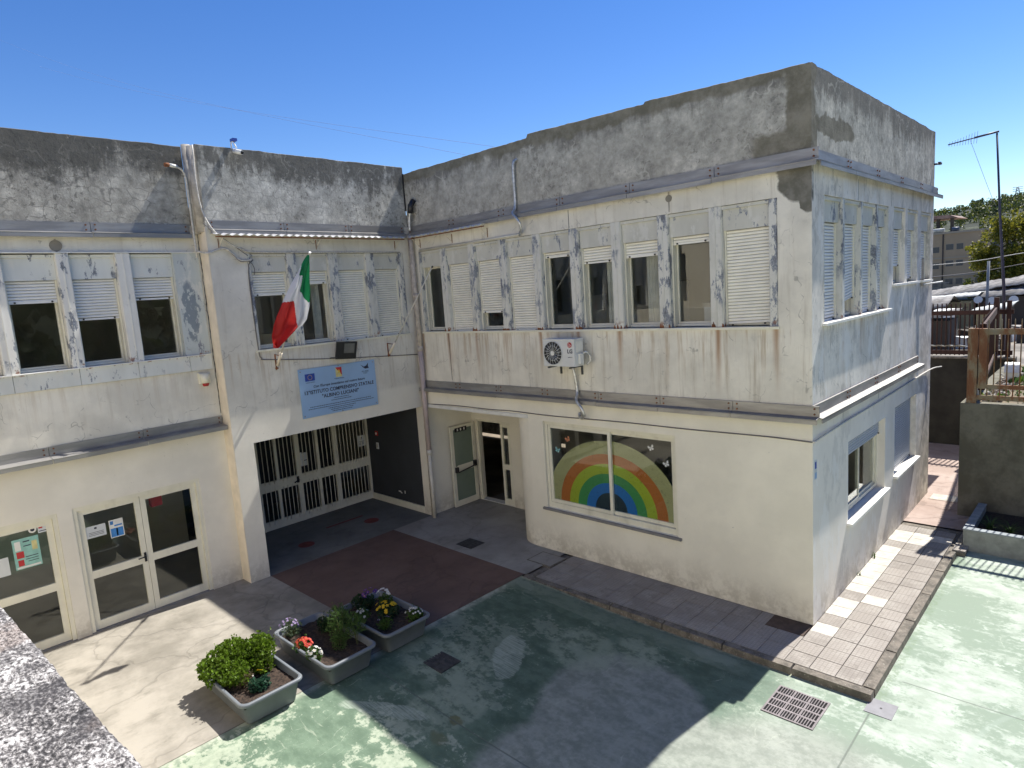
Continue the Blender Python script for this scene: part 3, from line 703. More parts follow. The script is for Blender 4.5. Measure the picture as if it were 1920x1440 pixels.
def band_window(F, u0, u1, zb, zh, zt, shut, smat='shutter', interior='dark', rec=1.0, tilt=0.0, panel='panel', curtain=None, parent=None):
    mb = MB()
    w = -.16 * rec
    frame_ring(mb, F, u0 + .002, u1 - .002, zb, zh + .02, w - .03, w + .015, .026, 'cream', .035)
    # one sliding sash, offset to one side
    a, b = (u0 + .029, u1 - .029)
    frame_ring(mb, F, a, b, zb + .037, zh - .008, w - .065, w - .032, .026, 'cream', .03)
    # shutter guides
    mb.box(u0 + .003, u0 + .028, -.135 * rec, -.085 * rec, zb + .002, zh, 'cream', F); mb.box(u1 - .028, u1 - .003, -.135 * rec, -.085 * rec, zb + .002, zh, 'cream', F)
    win = part(mb, 'window', school)
    pb = MB(); pb.box(a + .022, b - .022, w - .052, w - .046, zb + .062, zh - .03, 'glass', F); pb.make('pane', win)
    hp = MB(); hp.box(u0 + .001, u1 - .001, -.085 * rec, -.055 * rec, zh, zt - .004, panel, F)
    hp.box(u0 + .001, u1 - .001, -.054 * rec, -.02, zt - .05, zt - .003, panel, F); hp.make('header_panel', win)
    if shut is not None:
        s_ = shutter_mesh(F, u0 + .03, u1 - .03, shut, zh - .002, -.11 * rec, smat, tilt=tilt).make('roller_shutter', win, fix=False); s_['kind'] = 'stuff'
    if curtain:
        cm, ca, cb = curtain; cbm = MB(); n = 26
        rows = [[F(ca + (cb - ca) * i / n, w - .22 - .025 * math.sin(i * 1.25 + .4 * math.sin(i)), z) for i in range(n + 1)] for z in (zb - .25, zh)]
        cbm.grid(rows, cm); cbm.make('curtain', win, fix=False)
    return win
for i, (a, b, s_) in enumerate(bays_B):
    cur = {0: ('curtain_g', -7.95, -7.45), 5: ('curtain_w', -3.55, -3.2), 6: ('curtain_w', -2.75, -2.5)}.get(i)
    band_window(FB, a, b, 4.315, 5.69, 6.04, s_, tilt=.02 if i == 8 else 0, curtain=cur)
for i, (a, b, s_) in enumerate(bays_A): band_window(FA, a, b, 4.30, 5.71, 6.045, s_, curtain=('curtain_w', -2.3, -2.12) if i == 1 else None)
for i, (a, b, s_) in enumerate(bays_L): band_window(FL, a, b, 4.315, 5.685, 6.07, s_, smat='shutter_w', panel='sill_l')
for i, (a, b) in enumerate(S_up): band_window(FS, a, b, 4.315, 5.70, 6.04, [4.33, 4.50, 4.34, 4.34][i], smat='shutter_w', tilt=.09 if i == 1 else 0)
for i, (a, b) in enumerate(S_up2): band_window(FS, a, b, 4.725, 5.69, 6.055, [5.05, 4.80, 4.77][i], smat='shutter_w')
def mullions(F, edges, zb, zt, mat='peel', w=.012):
    for a, b in edges:
        mb = MB(); c = (a + b) / 2
        mb.box(a + .001, b - .001, -.2, w - .012, zb, zt, mat, F)
        mb.box(a + .012, b - .012, w - .0115, w, zb + .004, zt - .006, mat, F)
        if b - a > .15: mb.box(c - .006, c + .006, w + .0005, w + .008, zb + .01, zt - .01, mat, F)
        part(mb, 'mullion', school)
def gaps(bays, lo, hi):
    e = [lo]; out = []
    for a, b, *_ in bays: out.append((e[-1], a)); e.append(b)
    out.append((e[-1], hi)); return out
mullions(FB, gaps(bays_B, -8.24, -.45), 4.30, 6.045, w=.0)
mullions(FA, gaps(bays_A, -3.70, -.20), 4.29, 6.05, w=.0)
gl = gaps(bays_L, -9.8, -4.43)
mullions(FL, gl[:-1], 4.30, 6.085, 'peel_w', w=.045)
mb = MB(); mb.box(gl[-1][0] + .001, -4.432, -.2, .03, 4.31, 6.085, 'side_p', FL); part(mb, 'side_panel', school, label='wide pale blue panel with dark peeled patch')
mullions(FS, gaps([(a, b) for a, b in S_up], .45, 3.72), 4.30, 6.045, w=.0)
# sills and bottom panels
mb = MB(); mb.box(-8.30, -.43, -.2, .035, 4.262, 4.299, 'cream', FB); part(mb, 'window_sill', school)
mb = MB(); mb.box(-3.74, -.16, -.2, .03, 4.252, 4.289, 'cream', FA); part(mb, 'window_sill', school)
mb = MB(); mb.box(.40, 3.78, -.2, .065, 4.262, 4.299, 'marble', FS); part(mb, 'window_sill', school)
for a, b in S_up2:
    mb = MB(); mb.box(a - .04, b + .04, -.2, .055, 4.668, 4.708, 'marble', FS); part(mb, 'window_sill', school)
for (a, b) in [(-9.8, -8.97), (-8.97, -8.16), (-8.16, -7.32), (-7.32, -6.47), (-6.47, -5.63), (-5.63, -4.81), (-4.81, -4.432)]:
    mb = MB(); mb.box(a + .003, b - .003, -.06, .04, 4.035, 4.296, 'sill_l', FL); part(mb, 'apron_panel', school)
mb = MB(); mb.box(-9.8, -4.432, -.2, .075, 4.2965, 4.3095, 'white', FL); part(mb, 'window_sill', school)
mb = MB(); mb.box(-9.8, -4.432, -.1, .06, 6.0865, 6.1, 'white', FL); part(mb, 'window_head', school)
# small rust scabs at the feet of the uprights
rb = MB()
for a, b in gaps(bays_B, -8.24, -.45)[1:-1]:
    for q in range(5):
        u = random.uniform(a, b); rb.hexa([FB(u - .015, .001, 4.30), FB(u + .02, .001, 4.30), FB(u + .02, .012, 4.302), FB(u - .015, .012, 4.303), FB(u - .01, .001, 4.30 + random.uniform(.02, .09)), FB(u + .01, .001, 4.34), FB(u + .01, .008, 4.33), FB(u - .01, .008, 4.34)], 'rust')
part(rb, 'rust_scab', school, kind='stuff')

# big ground floor window with two panes
mb = MB()
frame_ring(mb, FB, -4.925, -2.125, .905, 2.56, -.13, -.045, .06, 'cream', .06)
big = part(mb, 'window', school, label='large two-pane window with the rainbow')
for a, b, w in ((-4.86, -3.43, -.075), (-3.50, -2.19, -.115)):
    s2 = MB(); frame_ring(s2, FB, a, b, .97, 2.495, w - .018, w + .018, .06, 'cream', .065); q = s2.make('sash', big)
    g2 = MB(); g2.box(a + .058, b - .058, w - .004, w + .003, 1.03, 2.437, 'glass_d', FB); q = g2.make('pane', big)
mb = MB(); mb.box(-5.02, -2.05, -.25, .045, .815, .859, 'sillgrey', FB); mb.box(-4.928, -2.122, -.25, -.05, .8605, .903, 'cream', FB); part(mb, 'window_sill', school)

# ground floor side windows
for (a, b, z0, z1, sh) in ((1.56, 3.66, 1.06, 2.36, 2.10), (4.31, 5.96, 1.12, 2.42, 1.16)):
    mb = MB(); frame_ring(mb, FS, a + .003, b - .003, z0 + .03, z1, -.20, -.13, .05, 'cream')
    w_ = part(mb, 'window', school)
    if sh > 1.5:
        m_ = (a + b) / 2
        for k_, (p, q, w) in enumerate(((a + .05, m_ + .02, -.15), (m_ - .02, b - .05, -.18))):
            s2 = MB(); frame_ring(s2, FS, p, q, z0 + .08, z1 - .05, w - .013, w + .013, .045, 'cream'); s2.make('sash', w_)
            g2 = MB(); g2.box(p + .04, q - .04, w - .003, w + .003, z0 + .12, z1 - .09, 'glass_d', FS); g2.make('pane', w_)
    s_ = shutter_mesh(FS, a + .03, b - .03, sh, z1 - .002, -.10, 'shutter_g', .043).make('roller_shutter', w_, fix=False); s_['kind'] = 'stuff'
    mb = MB(); mb.box(a - .06, b + .06, -.24, .085, z0 - .045, z0 - .002, 'marble', FS); part(mb, 'window_sill', school)

# glass double doors on the left
def glass_leaf(F, u0, u1, z0, z1, w, zm, parent, mat='cream', gm='glass_d', st=.085, name='door_leaf'):
    mb = MB(); mb.box(u0, u0 + st, w - .022, w + .022, z0, z1, mat, F); mb.box(u1 - st, u1, w - .022, w + .022, z0, z1, mat, F)
    for a, b in ((z0, z0 + .14), (zm - .065, zm + .065), (z1 - .085, z1)): mb.box(u0 + st + .0005, u1 - st - .0005, w - .022, w + .022, a, b, mat, F)
    d = mb.make(name, parent)
    for a, b in ((z0 + .14, zm - .065), (zm + .065, z1 - .085)):
        g = MB(); g.box(u0 + st - .008, u1 - st + .008, w - .004, w + .004, a - .006, b + .006, gm, F); g.make('pane', parent)
    return d
for (a, b, zt) in ((-6.865, -4.925, 2.115), (-9.05, -7.07, 2.10), (-11.3, -9.3, 2.1)):
    mb = MB(); mb.box(a + .002, a + .06, -.14, -.015, .0, zt - .002, 'cream', FL); mb.box(b - .06, b - .002, -.14, -.015, .0, zt - .002, 'cream', FL); mb.box(a + .0605, b - .0605, -.14, -.015, zt - .065, zt - .002, 'cream', FL)
    mb.box(a, b, -.2, -.01, -.02, .012, 'sillgrey', FL)
    dr = part(mb, 'glass_door', school)
    mid = (a + b) / 2 + .0
    glass_leaf(FL, a + .063, mid - .003, .02, zt - .07, -.075, .94, dr); glass_leaf(FL, mid + .003, b - .063, .02, zt - .07, -.075, .94, dr)
    h = MB(); h.box(mid - .055, mid - .02, -.052, -.040, .90, 1.06, 'black', FL); h.tube([FL(mid - .038, -.04, 1.0), FL(mid - .038, .01, 1.0), FL(mid - .16, .012, .995)], .011, 'black', 8); h.make('handle', dr)
# exit door: fixed sidelight and an open leaf with a panic bar
FD = lambda u, w, z: (u, 1.45 - w, z)
FO = lambda u, w, z: (XA + .085 + w, u, z)
mb = MB(); mb.box(-8.398, -8.35, -.10, -.02, 0, 2.036, 'cream', FD); mb.box(-7.29, -7.243, -.10, -.02, 0, 2.036, 'cream', FD); mb.box(-8.349, -7.291, -.10, -.02, 1.99, 2.036, 'cream', FD); mb.box(-8.4, -7.24, -.2, -.01, -.02, .012, 'white', FD)
xd = part(mb, 'exit_door', school)
glass_leaf(FD, -7.60, -7.292, .015, 1.985, -.055, .94, xd, st=.07)
glass_leaf(FO, .62, 1.40, .02, 1.98, .02, .93, xd, gm='door_g', st=.09, name='door_leaf')
h = MB(); h.box(.68, .76, .045, .10, .86, .99, 'black', FO); h.box(1.27, 1.35, .045, .10, .90, 1.04, 'black', FO); h.tube([FO(.74, .11, .87), FO(1.29, .11, .93)], .016, 'black', 8); h.box(.765, 1.265, .043, .05, .90, 1.02, 'cream', FO); h.make('push_bar', xd)
mb = MB(); mb.box(-8.3, -7.3, .9, .95, 0, 2.3, 'slate', lambda u, w, z: (u, 1.45 + w, z)); 
st_ = MB(); st_.box(.76, 1.14, .043, .047, 1.83, 1.93, 'black', FO)
for q in (.83, .93, 1.04): st_.box(q, q + .035, .0475, .049, 1.85, 1.91, 'white', FO)
o = st_.make('exit_sticker', fix=True); o['label'] = 'small black and white exit pictogram sticker on the open green door'; o['category'] = 'sticker'

# barred gate in the recess
gate = thing('entrance_gate', 'cream metal barred gate with four leaves under the blue sign', 'gate', (-10.95, -2, 0))
leaf_edges = [(-3.98, -2.97, (-3.47,)), (-2.965, -1.965, (-2.49,)), (-1.96, -.955, (-1.44,)), (-.95, .0, ())]
for (a, b, mids) in leaf_edges:
    mb = MB()
    for p, q in ((a, a + .055), (b - .055, b)): mb.box(p, q, -.03, .03, .01, 2.59, 'cream', FG)
    for p, q in ((.012, .21), (.90, 1.13), (2.5, 2.588)): mb.box(a + .0555, b - .0555, -.028, .026, p, q, 'cream', FG)
    for c_ in mids:
        mb.box(c_ - .035, c_ + .035, -.026, .024, .2105, .8995, 'cream', FG); mb.box(c_ - .035, c_ + .035, -.026, .024, 1.1305, 2.4995, 'cream', FG)
    part(mb, 'leaf_frame', gate)
bar0 = {}
def gate_bar(u, z0, z1):
    key = (z0, z1)
    if key not in bar0:
        b_ = MB(); b_.tube([(0, 0, z0), (0, 0, z1)], .0095, 'cream', 6); o = b_.make('bar'); bar0[key] = o.data
    else:
        o = bpy.data.objects.new('bar', bar0[key]); COL.objects.link(o)
    o.parent = gate; o.matrix_parent_inverse = Matrix.Translation((10.95, 2, 0)); o.location = (-10.95 + .04, u, 0)
for (a, b, mids) in leaf_edges:
    st2 = [a + .03] + list(mids) + [b - .03]
    for p, q in zip(st2[:-1], st2[1:]):
        n = round((q - p) / .102)
        for i in range(1, n):
            u = p + (q - p) * i / n
            gate_bar(u, .13, .96); gate_bar(u, 1.07, 2.56)
mb = MB(); mb.tube([FG(-2.02, .03, 1.02), FG(-2.02, .09, 1.02), FG(-2.14, .095, .985)], .016, 'black', 8); mb.box(-2.05, -1.99, .027, .036, .95, 1.1, 'black', FG); part(mb, 'handle', gate)

# ------------------------------------------------------------------ things fixed to the building
def curve_pts(pts, n=6):
    """Catmull-Rom through pts"""
    P = [Vector(p) for p in pts]; P = [P[0] * 2 - P[1]] + P + [P[-1] * 2 - P[-2]]; out = []
    for i in range(1, len(P) - 2):
        for j in range(n):
            t = j / n; a, b, c, d = P[i - 1], P[i], P[i + 1], P[i + 2]
            out.append(.5 * ((2 * b) + (-a + c) * t + (2 * a - 5 * b + 4 * c - d) * t * t + (-a + 3 * b - 3 * c + d) * t ** 3))
    out.append(P[-2]); return out
def tube_thing(name, label, cat, pts, r, mat, n=8, smooth=6, group=None, **kw):
    mb = MB(); mb.tube(curve_pts(pts, smooth) if smooth else pts, r, mat, n, **kw)
    o = mb.make(name); o['label'] = label; o['category'] = cat
    if group: o['group'] = group
    return o

def text_mesh(txt, size, mat, F, u, z, w, parent, align='CENTER', italic=False, bold=0.0, ext=.0012, name='lettering', xs=1.0):
    cu = bpy.data.curves.new('t', 'FONT'); cu.body = txt; cu.size = size; cu.align_x = align; cu.align_y = 'CENTER'
    cu.extrude = ext; cu.offset = bold; cu.shear = .25 if italic else 0; cu.resolution_u = 3; cu.space_character = 1.02
    o = bpy.data.objects.new('t', cu); COL.objects.link(o); bpy.context.view_layer.update()
    me = bpy.data.meshes.new_from_object(o.evaluated_get(bpy.context.evaluated_depsgraph_get()))
    bpy.data.objects.remove(o, do_unlink=True)
    sgn = FU[F]
    for v in me.vertices: v.co = Vector(F(u + sgn * v.co.x * xs, w + v.co.z, z + v.co.y))
    me.materials.clear(); me.materials.append(M[mat])
    b = bmesh.new(); b.from_mesh(me); bmesh.ops.recalc_face_normals(b, faces=b.faces); b.to_mesh(me); b.free()
    q = bpy.data.objects.new(name, me); COL.objects.link(q); q.parent = parent
    root = parent
    if not parent.parent: q.matrix_parent_inverse = Matrix.Translation(-Vector(parent.location))
    q['kind'] = 'stuff'
    return q
FU = {FB: 1, FA: 1, FL: 1, FS: 1}

# air conditioner
ac = thing('air_conditioner', 'white outdoor air conditioner unit hung under the strip windows of the front wall', 'air conditioner', (-4.1, -.25, 3.68))
mb = MB(); u0, u1, z0, z1, w0, w1 = -4.49, -3.79, 3.68, 4.155, .10, .36
mb.box(u0, u1, w0, w1, z0, z1, 'ac', FB); mb.box(u0 - .006, u1 + .006, w0 - .004, w1 + .006, z1 - .012, z1 + .008, 'ac', FB)
mb.box(u1 + .0005, u1 + .012, .14, .30, 3.93, 4.12, 'white', FB); mb.box(u1 + .0005, u1 + .05, .16, .26, 3.72, 3.90, 'white', FB)
ob = part(mb, 'case', ac)
b_ = ob.modifiers.new('bevel', 'BEVEL'); b_.width = .008; b_.segments = 2; b_.limit_method = 'ANGLE'
mb = MB(); cx, cz = -4.265, 3.915; mb.disc(FB(cx, w1 + .001, cz), (0, -1, 0), .205, .004, 'black', 32); part(mb, 'fan_opening', ac)
mb = MB()
for q in range(18):
    a = 2 * math.pi * q / 18; c_, s_ = math.cos(a), math.sin(a); c2, s2_ = math.cos(a + .16), math.sin(a + .16)
    mb.tube([FB(cx + .045 * c_, w1 + .020, cz + .045 * s_), FB(cx + .12 * math.cos(a + .08), w1 + .018, cz + .12 * math.sin(a + .08)), FB(cx + .20 * c2, w1 + .008, cz + .20 * s2_)], .0035, 'ac', 5)
for rr in (.13, .208):
    mb.tube([FB(cx + rr * math.cos(t * math.pi / 16), w1 + .02 - rr * .05, cz + rr * math.sin(t * math.pi / 16)) for t in range(33)], .0028 if rr < .2 else .007, 'ac', 5, caps=False)
mb.disc(FB(cx, w1 + .012, cz), (0, -1, 0), .042, .012, 'white', 20); g_ = part(mb, 'fan_grille', ac); g_['kind'] = 'stuff'
mb = MB()
for q in range(5):
    a = 2 * math.pi * q / 5
    mb.face([FB(cx + .04 * math.cos(a), w1 + .006, cz + .04 * math.sin(a)), FB(cx + .17 * math.cos(a - .1), w1 + .006, cz + .17 * math.sin(a - .1)), FB(cx + .18 * math.cos(a + .5), w1 + .007, cz + .18 * math.sin(a + .5)), FB(cx + .04 * math.cos(a + .7), w1 + .007, cz + .04 * math.sin(a + .7))], 'darkgrey')
part(mb, 'fan_blades', ac, kind='stuff')
mb = MB(); mb.disc(FB(-3.885, w1 + .001, 4.06), (0, -1, 0), .047, .003, 'red', 24); part(mb, 'badge', ac)
mb = MB(); mb.tube([FB(-3.885 + .03 * math.cos(t), w1 + .005, 4.06 + .03 * math.sin(t)) for t in [R(d) for d in range(100, 361, 20)]], .0035, 'white', 5)
mb.box(-3.885, -3.858, w1 + .0045, w1 + .0065, 4.058, 4.064, 'white', FB); mb.box(-3.888, -3.882, w1 + .0045, w1 + .0065, 4.045, 4.075, 'white', FB); part(mb, 'badge_mark', ac, kind='stuff')
text_mesh('LG', .095, 'ink', FB, -3.885, 3.945, w1 + .0015, ac, bold=.003)
text_mesh('INVERTER', .022, 'ink', FB, -3.885, 3.845, w1 + .0015, ac)
for u in (-4.40, -3.92):
    mb = MB(); mb.box(u, u + .03, .003, .37, 3.645, 3.672, 'darkgrey', FB); mb.box(u, u + .03, .003, .03, 3.50, 3.645, 'darkgrey', FB); part(mb, 'bracket', ac)
mb = MB(); mb.tube(curve_pts([FB(-3.76, .18, 3.88), FB(-3.70, .15, 3.92), FB(-3.66, .1, 3.85), FB(-3.66, .1, 3.75), FB(-3.72, .12, 3.70)], 5), .018, 'foil', 7); part(mb, 'refrigerant_pipe', ac)
tube_thing('insulated_pipe', 'silver wrapped pipe curling down from the air conditioner to a hole in the wall', 'pipe',
           [FB(-4.07, .10, 3.68), FB(-4.03, .08, 3.50), FB(-4.01, .06, 3.20), FB(-3.95, .17, 3.05), FB(-3.83, .20, 2.93), FB(-3.80, .18, 2.82), FB(-3.87, .13, 2.735), FB(-3.98, .07, 2.74), FB(-4.0, .02, 2.80)], .028, 'foil', 9)
tube_thing('insulated_pipe', 'silver wrapped pipe looping over the flashing at the parapet top', 'pipe',
           [FB(-5.16, -.02, 7.43), FB(-5.20, .05, 7.36), FB(-5.22, .05, 7.1), FB(-5.225, .05, 6.6), FB(-5.22, .14, 6.47), FB(-5.11, .17, 6.36), FB(-5.05, .15, 6.25), FB(-5.08, .10, 6.14), FB(-5.19, .02, 6.075)], .026, 'foil', 9)
tube_thing('insulated_pipe', 'short black and silver pipe in the inner corner of the parapet', 'pipe',
           [FB(-8.22, -.02, 7.10), FB(-8.23, .07, 7.06), FB(-8.26, .10, 6.90), FB(-8.32, .10, 6.75), FB(-8.34, .10, 6.5)], [.05] * 13 + [.028] * 12, 'foil', 9)
mb = MB(); mb.tube([FB(-8.215, .03, 7.13), FB(-8.225, .11, 7.02), FB(-8.25, .115, 6.86)], .062, 'black', 9); o = mb.make('pipe_cap'); o['label'] = 'black plastic wrap on the short pipe in the parapet corner'; o['category'] = 'pipe cover'
tube_thing('conduit', 'white conduit running along the top edge of the strip windows', 'conduit', [FB(-8.15, .03, 6.07), FB(-5.9, .03, 6.075), FB(-5.2, .03, 6.08)], .018, 'pipe_w', smooth=0)
# cable sagging along the lower front wall and round the corner
tube_thing('wall_cable', 'thin grey cable clipped along the front wall under the flashing', 'cable',
           [FB(-8.35, .012, 2.66), FB(-7.4, .014, 2.69), FB(-6.3, .012, 2.685), FB(-5.7, .012, 2.70), FB(-4.7, .012, 2.685), FB(-3.1, .012, 2.705), FB(-1.9, .012, 2.70), FB(-.62, .012, 2.712), FB(.0, .02, 2.70)], .010, 'wire', 6)
tube_thing('wall_cable', 'white cable along the sunlit side wall under the flashing', 'cable',
           [(.02, -.01, 2.70), (.03, .35, 2.72), (.02, 1.6, 2.73), (.02, 3.2, 2.735), (.02, 5.2, 2.76), (.03, 7.1, 2.78), (.15, 7.5, 2.79)], .014, 'wire_w', 6)
tube_thing('wall_cable', 'thin conduit crossing the entrance wall above the blue sign', 'cable',
           [FA(-3.60, .015, 5.93), FA(-3.71, .015, 5.7), FA(-3.70, .015, 4.35), FA(-3.66, .015, 4.14), FA(-3.5, .015, 4.09), FA(-1.99, .015, 3.935), FA(0, .015, 3.79)], .009, 'wire', 6, smooth=4)
# downpipe in the inner corner: brown-white above, pink in the middle, white below
dp = thing('downpipe', 'tall drainpipe in the inner corner with peeling upper half and pinkish lower half', 'drainpipe', (-8.36, -.09, 0))
mb = MB(); mb.tube([(-8.34, -.09, 3.92), (-8.34, -.09, 6.42)], .048, 'pipe', 12); part(mb, 'pipe_section', dp, label='upper section with peeling brown paint')
mb = MB(); mb.tube([(-8.35, -.09, 1.55), (-8.345, -.09, 3.93)], .053, 'pipe_pink', 12); part(mb, 'pipe_section', dp, label='pinkish middle section')
mb = MB(); mb.tube([(-8.35, -.09, 0.0), (-8.35, -.09, 1.56)], .046, 'pipe_w', 12); part(mb, 'pipe_section', dp, label='pale bottom section')
for z in (1.56, 3.93, 5.1):
    mb = MB(); mb.tube([(-8.345, -.09, z - .05), (-8.345, -.09, z + .05)], .06, 'pipe_w' if z < 2 else 'pipe', 12); part(mb, 'collar', dp)
mb = MB(); mb.tube([(-8.46, -.05, .0), (-8.46, -.05, 6.4)], .03, 'pipe', 10); o = mb.make('downpipe'); o['label'] = 'thinner old pipe running beside the pink drainpipe'; o['category'] = 'drainpipe'

# corrugated plastic canopies under the upper flashing
def canopy(F, u0, u1, label):
    mb = MB(); n = int((u1 - u0) / .019); rows = []
    for k_, (w, dz) in enumerate(((.005, .05), (.27, 0.0))):
        rows.append([F(u0 + (u1 - u0) * i / n, w, 6.345 + dz + .013 * math.sin(2 * math.pi * i / 8)) for i in range(n + 1)])
    rows2 = [[(p[0], p[1], p[2] - .004) for p in r_] for r_ in rows]
    mb.grid([rows[0], rows[1], rows2[1], rows2[0]], 'canopy', True)
    c_ = thing('canopy', label, 'canopy', F((u0 + u1) / 2, .1, 6.3), 'corrugated canopies under the parapet')
    part(mb, 'corrugated_sheet', c_)
    mb = MB(); mb.box(u0, u1, .20, .215, 6.305, 6.325, 'rust', F); part(mb, 'rail', c_)
    for u in (u0 + .12, (u0 + u1) / 2, u1 - .12):
        mb = MB(); mb.tube([F(u, .01, 6.14), F(u, .21, 6.30)], .006, 'tan', 5); mb.box(u - .006, u + .006, .003, .012, 6.12, 6.30, 'rust', F); part(mb, 'bracket', c_)
kk = Mat('canopy_sheet'); M['canopy'] = kk.fin(kk.mix(kk.step(kk.noise(4, 4, .6), .4, .65), (.62, .62, .62), (.45, .44, .43)), .5, spec=.4)
canopy(FA, -4.30, -.28, 'bright corrugated canopy above the entrance wing windows')
canopy(FB, -8.26, -5.93, 'shaded corrugated canopy above the first front wall windows')

# round vent covers and hairline construction joints
for F, u, z, lab in ((FB, -2.087, 6.27, 'round cement junction cover above the front strip windows'), (FL, -6.51, 6.20, 'round cement junction cover above the left wing windows')):
    mb = MB(); mb.disc(F(u, .001, z), Vector(F(0, 1, 0)) - Vector(F(0, 0, 0)), .052 if F is FB else .085, .012, 'disc', 14); mb.box(u - .012, u + .012, .0005, .005, z - .2, z + .1, 'mortar', F)
    o = mb.make('junction_cover'); o['label'] = lab; o['category'] = 'wall cover'
for F, u, a, b in ((FB, -4.04, 6.055, 6.36), (FS, 2.0, 6.05, 6.36), (FS, 3.9, 6.05, 6.36), (FS, 5.4, 6.05, 6.36), (FB, -7.45, 3.25, 4.25), (FS, 1.3, 2.78, 2.97), (FS, 3.2, 2.78, 2.97)):
    mb = MB(); mb.box(u - .006, u + .006, .0004, .0016, a, b, 'darkgrey', F); part(mb, 'joint', school)

# sign over the gate
sg = thing('school_sign', 'light blue rectangular school sign with dark lettering above the entrance', 'sign', FA(-2.1, 0, 3.33))
mb = MB(); mb.box(-2.985, -1.228, .018, .030, 2.855, 3.82, 'signblue', FA); part(mb, 'board', sg)
W = .0305
def bx(name, u0, u1, z0, z1, mat, w=W, th=.0012, **p): q = MB(); q.box(u0, u1, w, w + th, z0, z1, mat, FA); return part(q, name, sg, **p)
bx('flag_emblem', -2.853, -2.642, 3.575, 3.718, 'navy', label='blue flag emblem with ring of yellow stars')
q = MB()
for i in range(12):
    a = 2 * math.pi * i / 12; q.disc(FA(-2.747 + .045 * math.cos(a), W + .0013, 3.647 + .045 * math.sin(a)), (1, 0, 0), .007, .0008, 'yellow', 6)
part(q, 'star_ring', sg, kind='stuff')
bx('regional_emblem', -2.172, -2.03, 3.572, 3.768, 'yel_pale')
q = MB(); q.face([FA(-2.172, W + .0018, 3.768), FA(-2.03, W + .0018, 3.768), FA(-2.03, W + .0018, 3.60)], 'redprint'); q.face([FA(-2.132, W + .0022, 3.64), FA(-2.09, W + .0022, 3.73), FA(-2.06, W + .0022, 3.64), FA(-2.09, W + .0022, 3.66)], 'yellow'); part(q, 'emblem_figure', sg, fix=False)
q = MB(); q.face([FA(-1.58, W + .0012, 3.755), FA(-1.50, W + .0012, 3.70), FA(-1.44, W + .0012, 3.715), FA(-1.385, W + .0012, 3.775), FA(-1.395, W + .0012, 3.70), FA(-1.375, W + .0012, 3.66), FA(-1.47, W + .0012, 3.655), FA(-1.53, W + .0012, 3.70)], 'ink'); part(q, 'swoosh_emblem', sg, fix=False)
def tx(t, s_, u, z, **k_): return text_mesh(t, s_, 'ink', FA, u, z, W + .0014, sg, ext=.0008, **k_)
tx('UNIONE EUROPEA', .022, -2.747, 3.545); tx('Regione Siciliana', .032, -2.10, 3.545); tx('PO FESR', .045, -1.475, 3.60); tx('SICILIA', .03, -1.475, 3.565)
tx("Con l'Europa investiamo nel vostro futuro", .068, -2.10, 3.455, italic=True, bold=.0012)
tx('13\u00b0ISTITUTO COMPRENSIVO STATALE', .100, -2.10, 3.345, bold=.0022, xs=.93)
tx('"ALBINO LUCIANI"', .100, -2.10, 3.235, bold=.0022)
for z, w in ((3.165, .34), (3.125, .46), (3.055, 1.42), (3.015, 1.50), (2.975, .62), (2.94, .52), (2.905, .46)):      # lines too small to read in the photo: fine dashes
    q = MB(); u = -2.10 - w / 2
    while u < -2.10 + w / 2:
        l = random.uniform(.012, .05); q.box(u, u + l, W, W + .001, z - .006, z + .006, 'ink', FA); u += l + .009
    part(q, 'small_print', sg, kind='stuff')
for u, z in ((-2.94, 3.775), (-1.275, 3.775), (-2.94, 2.9), (-1.275, 2.9), (-2.1, 3.8), (-2.1, 2.87)):
    q = MB(); q.disc(FA(u, .0305, z), (1, 0, 0), .013, .005, 'galv', 10); part(q, 'screw', sg)

# flag and poles
def pole(label, base, tip, r, group='flagpoles on the entrance wall'):
    t = thing('flagpole', label, 'flagpole', base, group); b = Vector(base); e = Vector(tip); d = (e - b).normalized()
    q = MB(); q.tube([b + d * .05, b + d * .36], .027, 'tan', 10); part(q, 'socket', t)
    q = MB(); q.tube([b + d * .3, e], r, 'pipe_w', 8); q.disc(e, d, r * 1.5, .03, 'black' if 'bare' in label else 'white', 8); part(q, 'pole', t)
    q = MB(); q.box(XA + .001, b.x + .02, b.y - .02, b.y + .02, b.z - .03, b.z + .0, 'rust'); q.box(XA + .002, XA + .010, b.y - .012, b.y + .012, b.z - .05, b.z + .25, 'rust'); q.tube([(XA + .01, b.y, b.z + .24), b + d * .3], .008, 'rust', 5); part(q, 'bracket', t)
pole('slanting flagpole carrying the draped flag', (XA + .03, -3.393, 3.93), (-6.82, -3.42, 5.885), .014)
pole('bare slanting flagpole beside the drainpipe', (XA + .03, -.83, 3.88), (-6.95, -.72, 5.62), .012)
Lf = [(-3.45, 5.863), (-3.532, 5.75), (-3.649, 5.578), (-3.777, 5.383), (-3.915, 5.173), (-4.044, 4.948), (-4.141, 4.757), (-4.198, 4.59), (-4.193, 4.486), (-4.123, 4.393)]
Rf = [(-3.41, 5.872), (-3.424, 5.679), (-3.451, 5.459), (-3.478, 5.239), (-3.505, 5.018), (-3.549, 4.816), (-3.61, 4.723), (-3.747, 4.628), (-3.882, 4.534), (-4.097, 4.381)]
Gp = [(-3.418, 5.95), (-3.543, 5.742), (-3.644, 5.543), (-3.558, 5.541), (-3.627, 5.289), (-3.525, 5.099), (-3.40, 5.095), (-3.30, 5.95)]
Rp = [(-4.3, 5.12), (-3.85, 5.125), (-3.715, 5.135), (-3.75, 4.78), (-3.74, 4.62), (-3.70, 4.45), (-4.1, 4.2), (-4.5, 4.4), (-4.5, 5.0)]
